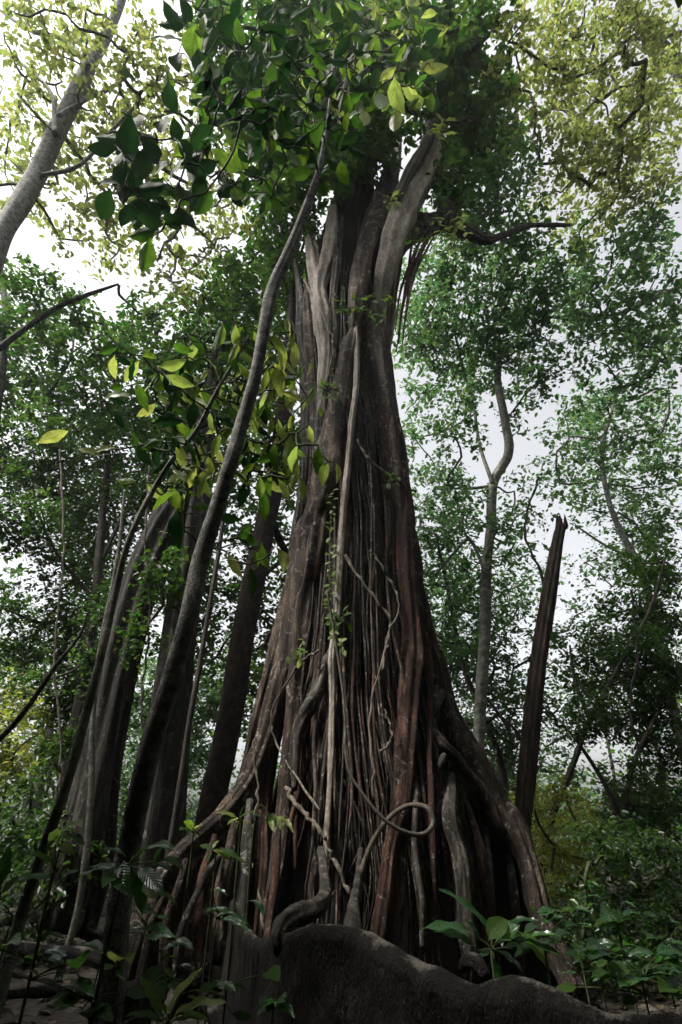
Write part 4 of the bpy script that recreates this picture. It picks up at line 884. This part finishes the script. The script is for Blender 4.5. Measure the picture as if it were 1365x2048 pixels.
plant('broad_leaved_plant', 'dark glossy plant with drooping leaves beside the foot of the leaning tree', [(200, 1960), (225, 1850), (250, 1740)], 3.2,
      [(240, 1735, 150, 1760, 0, .25), (250, 1720, 260, 1790, 0, .5), (255, 1715, 200, 1700, 0, .3), (270, 1715, 350, 1700, 0, .3), (280, 1720, 300, 1690, 2, .4), (265, 1740, 285, 1830, 0, .35), (275, 1735, 330, 1790, 0, .3), (285, 1725, 350, 1745, 0, .3), (260, 1725, 300, 1700, 0, .4), (240, 1750, 175, 1735, 0, .3), (290, 1760, 312, 1800, 1, .4), (300, 1790, 355, 1810, 1, .2), (310, 1725, 330, 1690, 0, .4), (235, 1745, 205, 1775, 0, .4), (320, 1720, 368, 1740, 2, .3)], GM, seed=3)
plant('broad_leaved_plant', 'low plant with slim yellow leaves in front of the slanting saplings', [(60, 1960), (95, 1800), (110, 1740)], 3.6,
      [(100, 1740, 130, 1660, 1, .2), (130, 1660, 165, 1655, 1, .25), (110, 1730, 60, 1700, 2, .3), (110, 1760, 30, 1762, 0, .25), (100, 1765, 90, 1780, 0, .4), (95, 1690, 130, 1658, 1, .2), (110, 1680, 170, 1690, 2, .25), (110, 1770, 160, 1740, 0, .3), (120, 1690, 150, 1710, 1, .3)], GM, seed=4)
plant('fern', 'pale fern fronds cut off by the left edge near the ground', [(-20, 1900), (0, 1800)], 3.3,
      [(0, 1780, 20, 1690, 0, .4), (0, 1790, 45, 1750, 0, .4), (-10, 1770, 30, 1720, 0, .4), (0, 1800, 50, 1790, 0, .3)], GM, seed=5)
plant('small_leaved_plant', 'small plant with lime leaves sprouting on the left buttress ridge', [(480, 1668), (478, 1640)], 5.3,
      [(478, 1640, 430, 1625, 1, .3), (478, 1638, 455, 1650, 1, .4), (480, 1640, 470, 1665, 1, .4), (480, 1636, 510, 1622, 2, .3), (482, 1640, 500, 1652, 1, .35), (478, 1640, 440, 1640, 2, .3), (480, 1636, 490, 1610, 2, .3)], GM, seed=6, wstem=3)
plant('small_leaved_plant', 'sprig of pale drooping leaves hanging before the red left root', [(510, 1642), (545, 1630)], 5.2,
      [(545, 1630, 546, 1662, 1, .4), (550, 1630, 562, 1660, 1, .35), (555, 1632, 575, 1646, 1, .35), (545, 1630, 530, 1645, 2, .3), (572, 1636, 588, 1665, 1, .25), (525, 1636, 500, 1630, 2, .3)], GM, seed=7, wstem=3)
plant('small_leaved_plant', 'green seedling on the slope of the left buttress below the ridge', [(430, 1730), (425, 1700)], 5.0,
      [(425, 1700, 460, 1720, 1, .4), (425, 1700, 490, 1725, 2, .25), (425, 1700, 400, 1690, 2, .35), (425, 1700, 440, 1680, 1, .3), (425, 1705, 410, 1725, 2, .3)], GM, seed=8, wstem=3)
plant('small_leaved_plant', 'fresh green seedling left of the buttress ridge', [(385, 1690), (385, 1665)], 5.4,
      [(385, 1665, 360, 1660, 2, .4), (385, 1665, 405, 1650, 1, .4), (385, 1665, 372, 1640, 2, .3), (385, 1665, 400, 1672, 2, .4)], GM, seed=9, wstem=3)
plant('fern', 'dark feathery fern against the buttress in the lower middle left', [(430, 1860), (440, 1840)], 4.4,
      [(400, 1820, 505, 1855, 0, .14), (410, 1826, 455, 1815, 0, .2), (430, 1835, 470, 1825, 0, .2), (440, 1838, 500, 1862, 0, .2), (420, 1780, 455, 1790, 0, .25), (500, 1800, 530, 1835, 0, .3)], GM, seed=10, wstem=3)
plant('small_leaved_plant', 'low glossy seedling at the bottom edge under the foreground root', [(545, 2040), (548, 2020)], 2.8,
      [(548, 2020, 510, 2032, 0, .35), (548, 2020, 570, 2000, 0, .4), (548, 2020, 590, 2035, 0, .35), (548, 2020, 540, 1995, 0, .4), (548, 2025, 520, 2010, 0, .3)], GM, seed=11, wstem=3)
plant('small_leaved_plant', 'dark seedling in the lower left with two bright leaf tips', [(235, 1970), (232, 1930)], 3.6,
      [(232, 1930, 205, 1905, 1, .35), (232, 1930, 262, 1925, 1, .3), (232, 1935, 190, 1945, 2, .3), (232, 1940, 250, 1960, 0, .3)], GM, seed=12, wstem=3)
for k, (x, y, Y, lab) in enumerate([(60, 1960, 4.2, 'leafy herb over the surface roots in the lower left corner'), (180, 2040, 3.2, 'leafy herb at the bottom edge left of the strap leaved plant'), (20, 1850, 5.6, 'leafy herb at the left edge in front of the pale litter'), (300, 1900, 4.3, 'leafy herb at the foot of the leaning pale tree'), (450, 2010, 3.8, 'leafy herb at the bottom between the strap leaves and the great root'), (1290, 1990, 3.6, 'leafy herb with pale glossy leaves behind the end of the great root at the right'), (1200, 1950, 4.4, 'leafy herb between the great root and the dark shrub'), (1330, 1930, 4.6, 'leafy herb at the right edge under the dark shrub'),
                                 (1090, 1900, 4.8, 'leafy herb at the foot of the right buttress'), (1240, 1870, 5.6, 'leafy herb in the middle of the right undergrowth'), (1150, 1850, 6.4, 'leafy herb behind the right buttress foot')]):
    r_ = np.random.default_rng(500 + k); s = 4.2 / Y; lv = []
    for q in range(26 if x > 700 else 14):
        a = r_.uniform(-20, 200); L = r_.uniform(28, 58) * s; ox, oy = r_.normal() * 45 * s, r_.normal() * 24 * s
        lv.append((x + ox, y - 30 * s + oy, x + ox + cos(R(a)) * L, y - 30 * s + oy - sin(R(a)) * L * .5 + 8, r_.choice([0, 0, 0, 2]), r_.uniform(.25, .5)))
    plant('leafy_herb', lab, [(x, y), (x, y - 30 * s)], Y, lv, GM, seed=20 + k, wstem=4)

# ------------------------------------------------------------------ surrounding wood, with unseen leaf masses added for shade
def forest():
    r_ = np.random.default_rng(99); C = []; Ls = []; tub = []
    for k in range(1100):
        az = r_.uniform(0, 2 * pi); rad = r_.uniform(18, 40)
        x, y = rad * sin(az), 5 + rad * cos(az)
        if y > 8 and abs(x) < y * .8: ztop = 5 + rad * .17
        else: ztop = 15
        if y > 14 and 0 < x < 14: ztop = 3.6 if x / y < .4 else 1.8
        n = r_.integers(90, 130); z = r_.uniform(.3, ztop)
        C.append(np.array([x, y, z]) + r_.normal(size=(n, 3)) * [1.4, 1.4, .8]); Ls.append(r_.uniform(.2, .38, n))
        if k % 6 == 0: tub.append(tube([(x, y, -.2), (x + r_.normal() * .4, y, ztop * .5), (x + r_.normal() * .8, y, ztop)], [r_.uniform(.08, .2), .1, .04], 8, n=8))
    # unseen leaf masses added behind, beside and overhead to block sky light
    for k in range(2800):
        az = r_.uniform(R(75), R(285)); rad = r_.uniform(4.5, 15); x, y = rad * sin(az), rad * cos(az)
        n = r_.integers(26, 40); z = r_.uniform(.5, 8); lf = 1
        if k % 2 == 0: x, y, z = r_.uniform(-16, 16), r_.uniform(-11, -1.0), r_.uniform(9, 12)
        if k % 3 == 0: sd_ = r_.choice([-1, 1]); y = r_.uniform(0, 16); z = r_.uniform(1, 15); x = sd_ * (0.8 * (y * .85 + z * .53) + r_.uniform(4, 11))
        C.append(np.array([x, y, z]) + r_.normal(size=(n, 3)) * [1.2, 1.0, .9]); Ls.append(r_.uniform(.4, .7, n))
    for k in range(500):  # unseen low leaves added to keep light off the foreground root
        az = r_.uniform(R(95), R(265)); rad = r_.uniform(2.8, 6.5); x, y = rad * sin(az), rad * cos(az)
        n = 30; z = r_.uniform(.2, 3.8)
        C.append(np.array([x, y, z]) + r_.normal(size=(n, 3)) * [.6, .3, .5]); Ls.append(r_.uniform(.3, .5, n))
    for k in range(640):  # leaves added overhead, out of view, to shade the trunk base
        x = r_.uniform(-2.4, 10); y = r_.uniform(-3, 2.4); z = r_.uniform(7, 12); n = 30
        C.append(np.array([x, y, z]) + r_.normal(size=(n, 3)) * [.8, .6, .5]); Ls.append(r_.uniform(.35, .6, n))
    for k in range(700):  # unseen leaves added at both sides to darken the near floor
        x = r_.choice([-1, 1]) * r_.uniform(2.6, 9); y = r_.uniform(-2, 4.5); z = r_.uniform(.3, 7.5); n = 30
        C.append(np.array([x, y, z]) + r_.normal(size=(n, 3)) * [.7, .6, .6]); Ls.append(r_.uniform(.3, .5, n))
    C = np.concatenate(C); Ls = np.concatenate(Ls); dd = C[:, 1] * cos(PITCH) + (C[:, 2] - CAMZ) * sin(PITCH); vv = -C[:, 1] * sin(PITCH) + (C[:, 2] - CAMZ) * cos(PITCH)
    inview = (dd > .2) & (np.abs(C[:, 0]) < .72 * dd + .5) & (np.abs(vv) < 1.05 * dd + .4) & (C[:, 1] < 16)
    keep = (C[:, 2] > 0.1) & ~inview & ~((np.abs(C[:, 0]) < 2) & (C[:, 1] > -1.2) & (C[:, 1] < 3))
    lv = small_leaves(C[keep], Ls[keep], .35, .6, r_)
    tag(mesh('forest', [(*lv, 0)] + [(*t, 1) for t in tub], [M['dark'], M['darkbark']]), 'far forest foliage round the fig, plus unseen leaf masses added to block light', 'forest', kind='stuff')
forest()

def haze():
    v = np.array([[x, y, z] for x in (-46, 46) for y in (-30, 52) for z in (-3, 42)], float)
    q = np.array([[0, 1, 3, 2], [4, 6, 7, 5], [0, 4, 5, 1], [2, 3, 7, 6], [0, 2, 6, 4], [1, 5, 7, 3]])
    m, n = newmat('moist air'); out = nd(n, 'ShaderNodeOutputMaterial'); pv = nd(n, 'ShaderNodeVolumePrincipled')
    pv.inputs['Color'].default_value = (.9, .94, 1, 1); pv.inputs['Density'].default_value = 0.0008; pv.inputs['Anisotropy'].default_value = 0.3
    n.links.new(pv.outputs[0], out.inputs['Volume'])
    tag(mesh('haze', [(v, q)], m, smooth=False), kind='stuff')
haze()
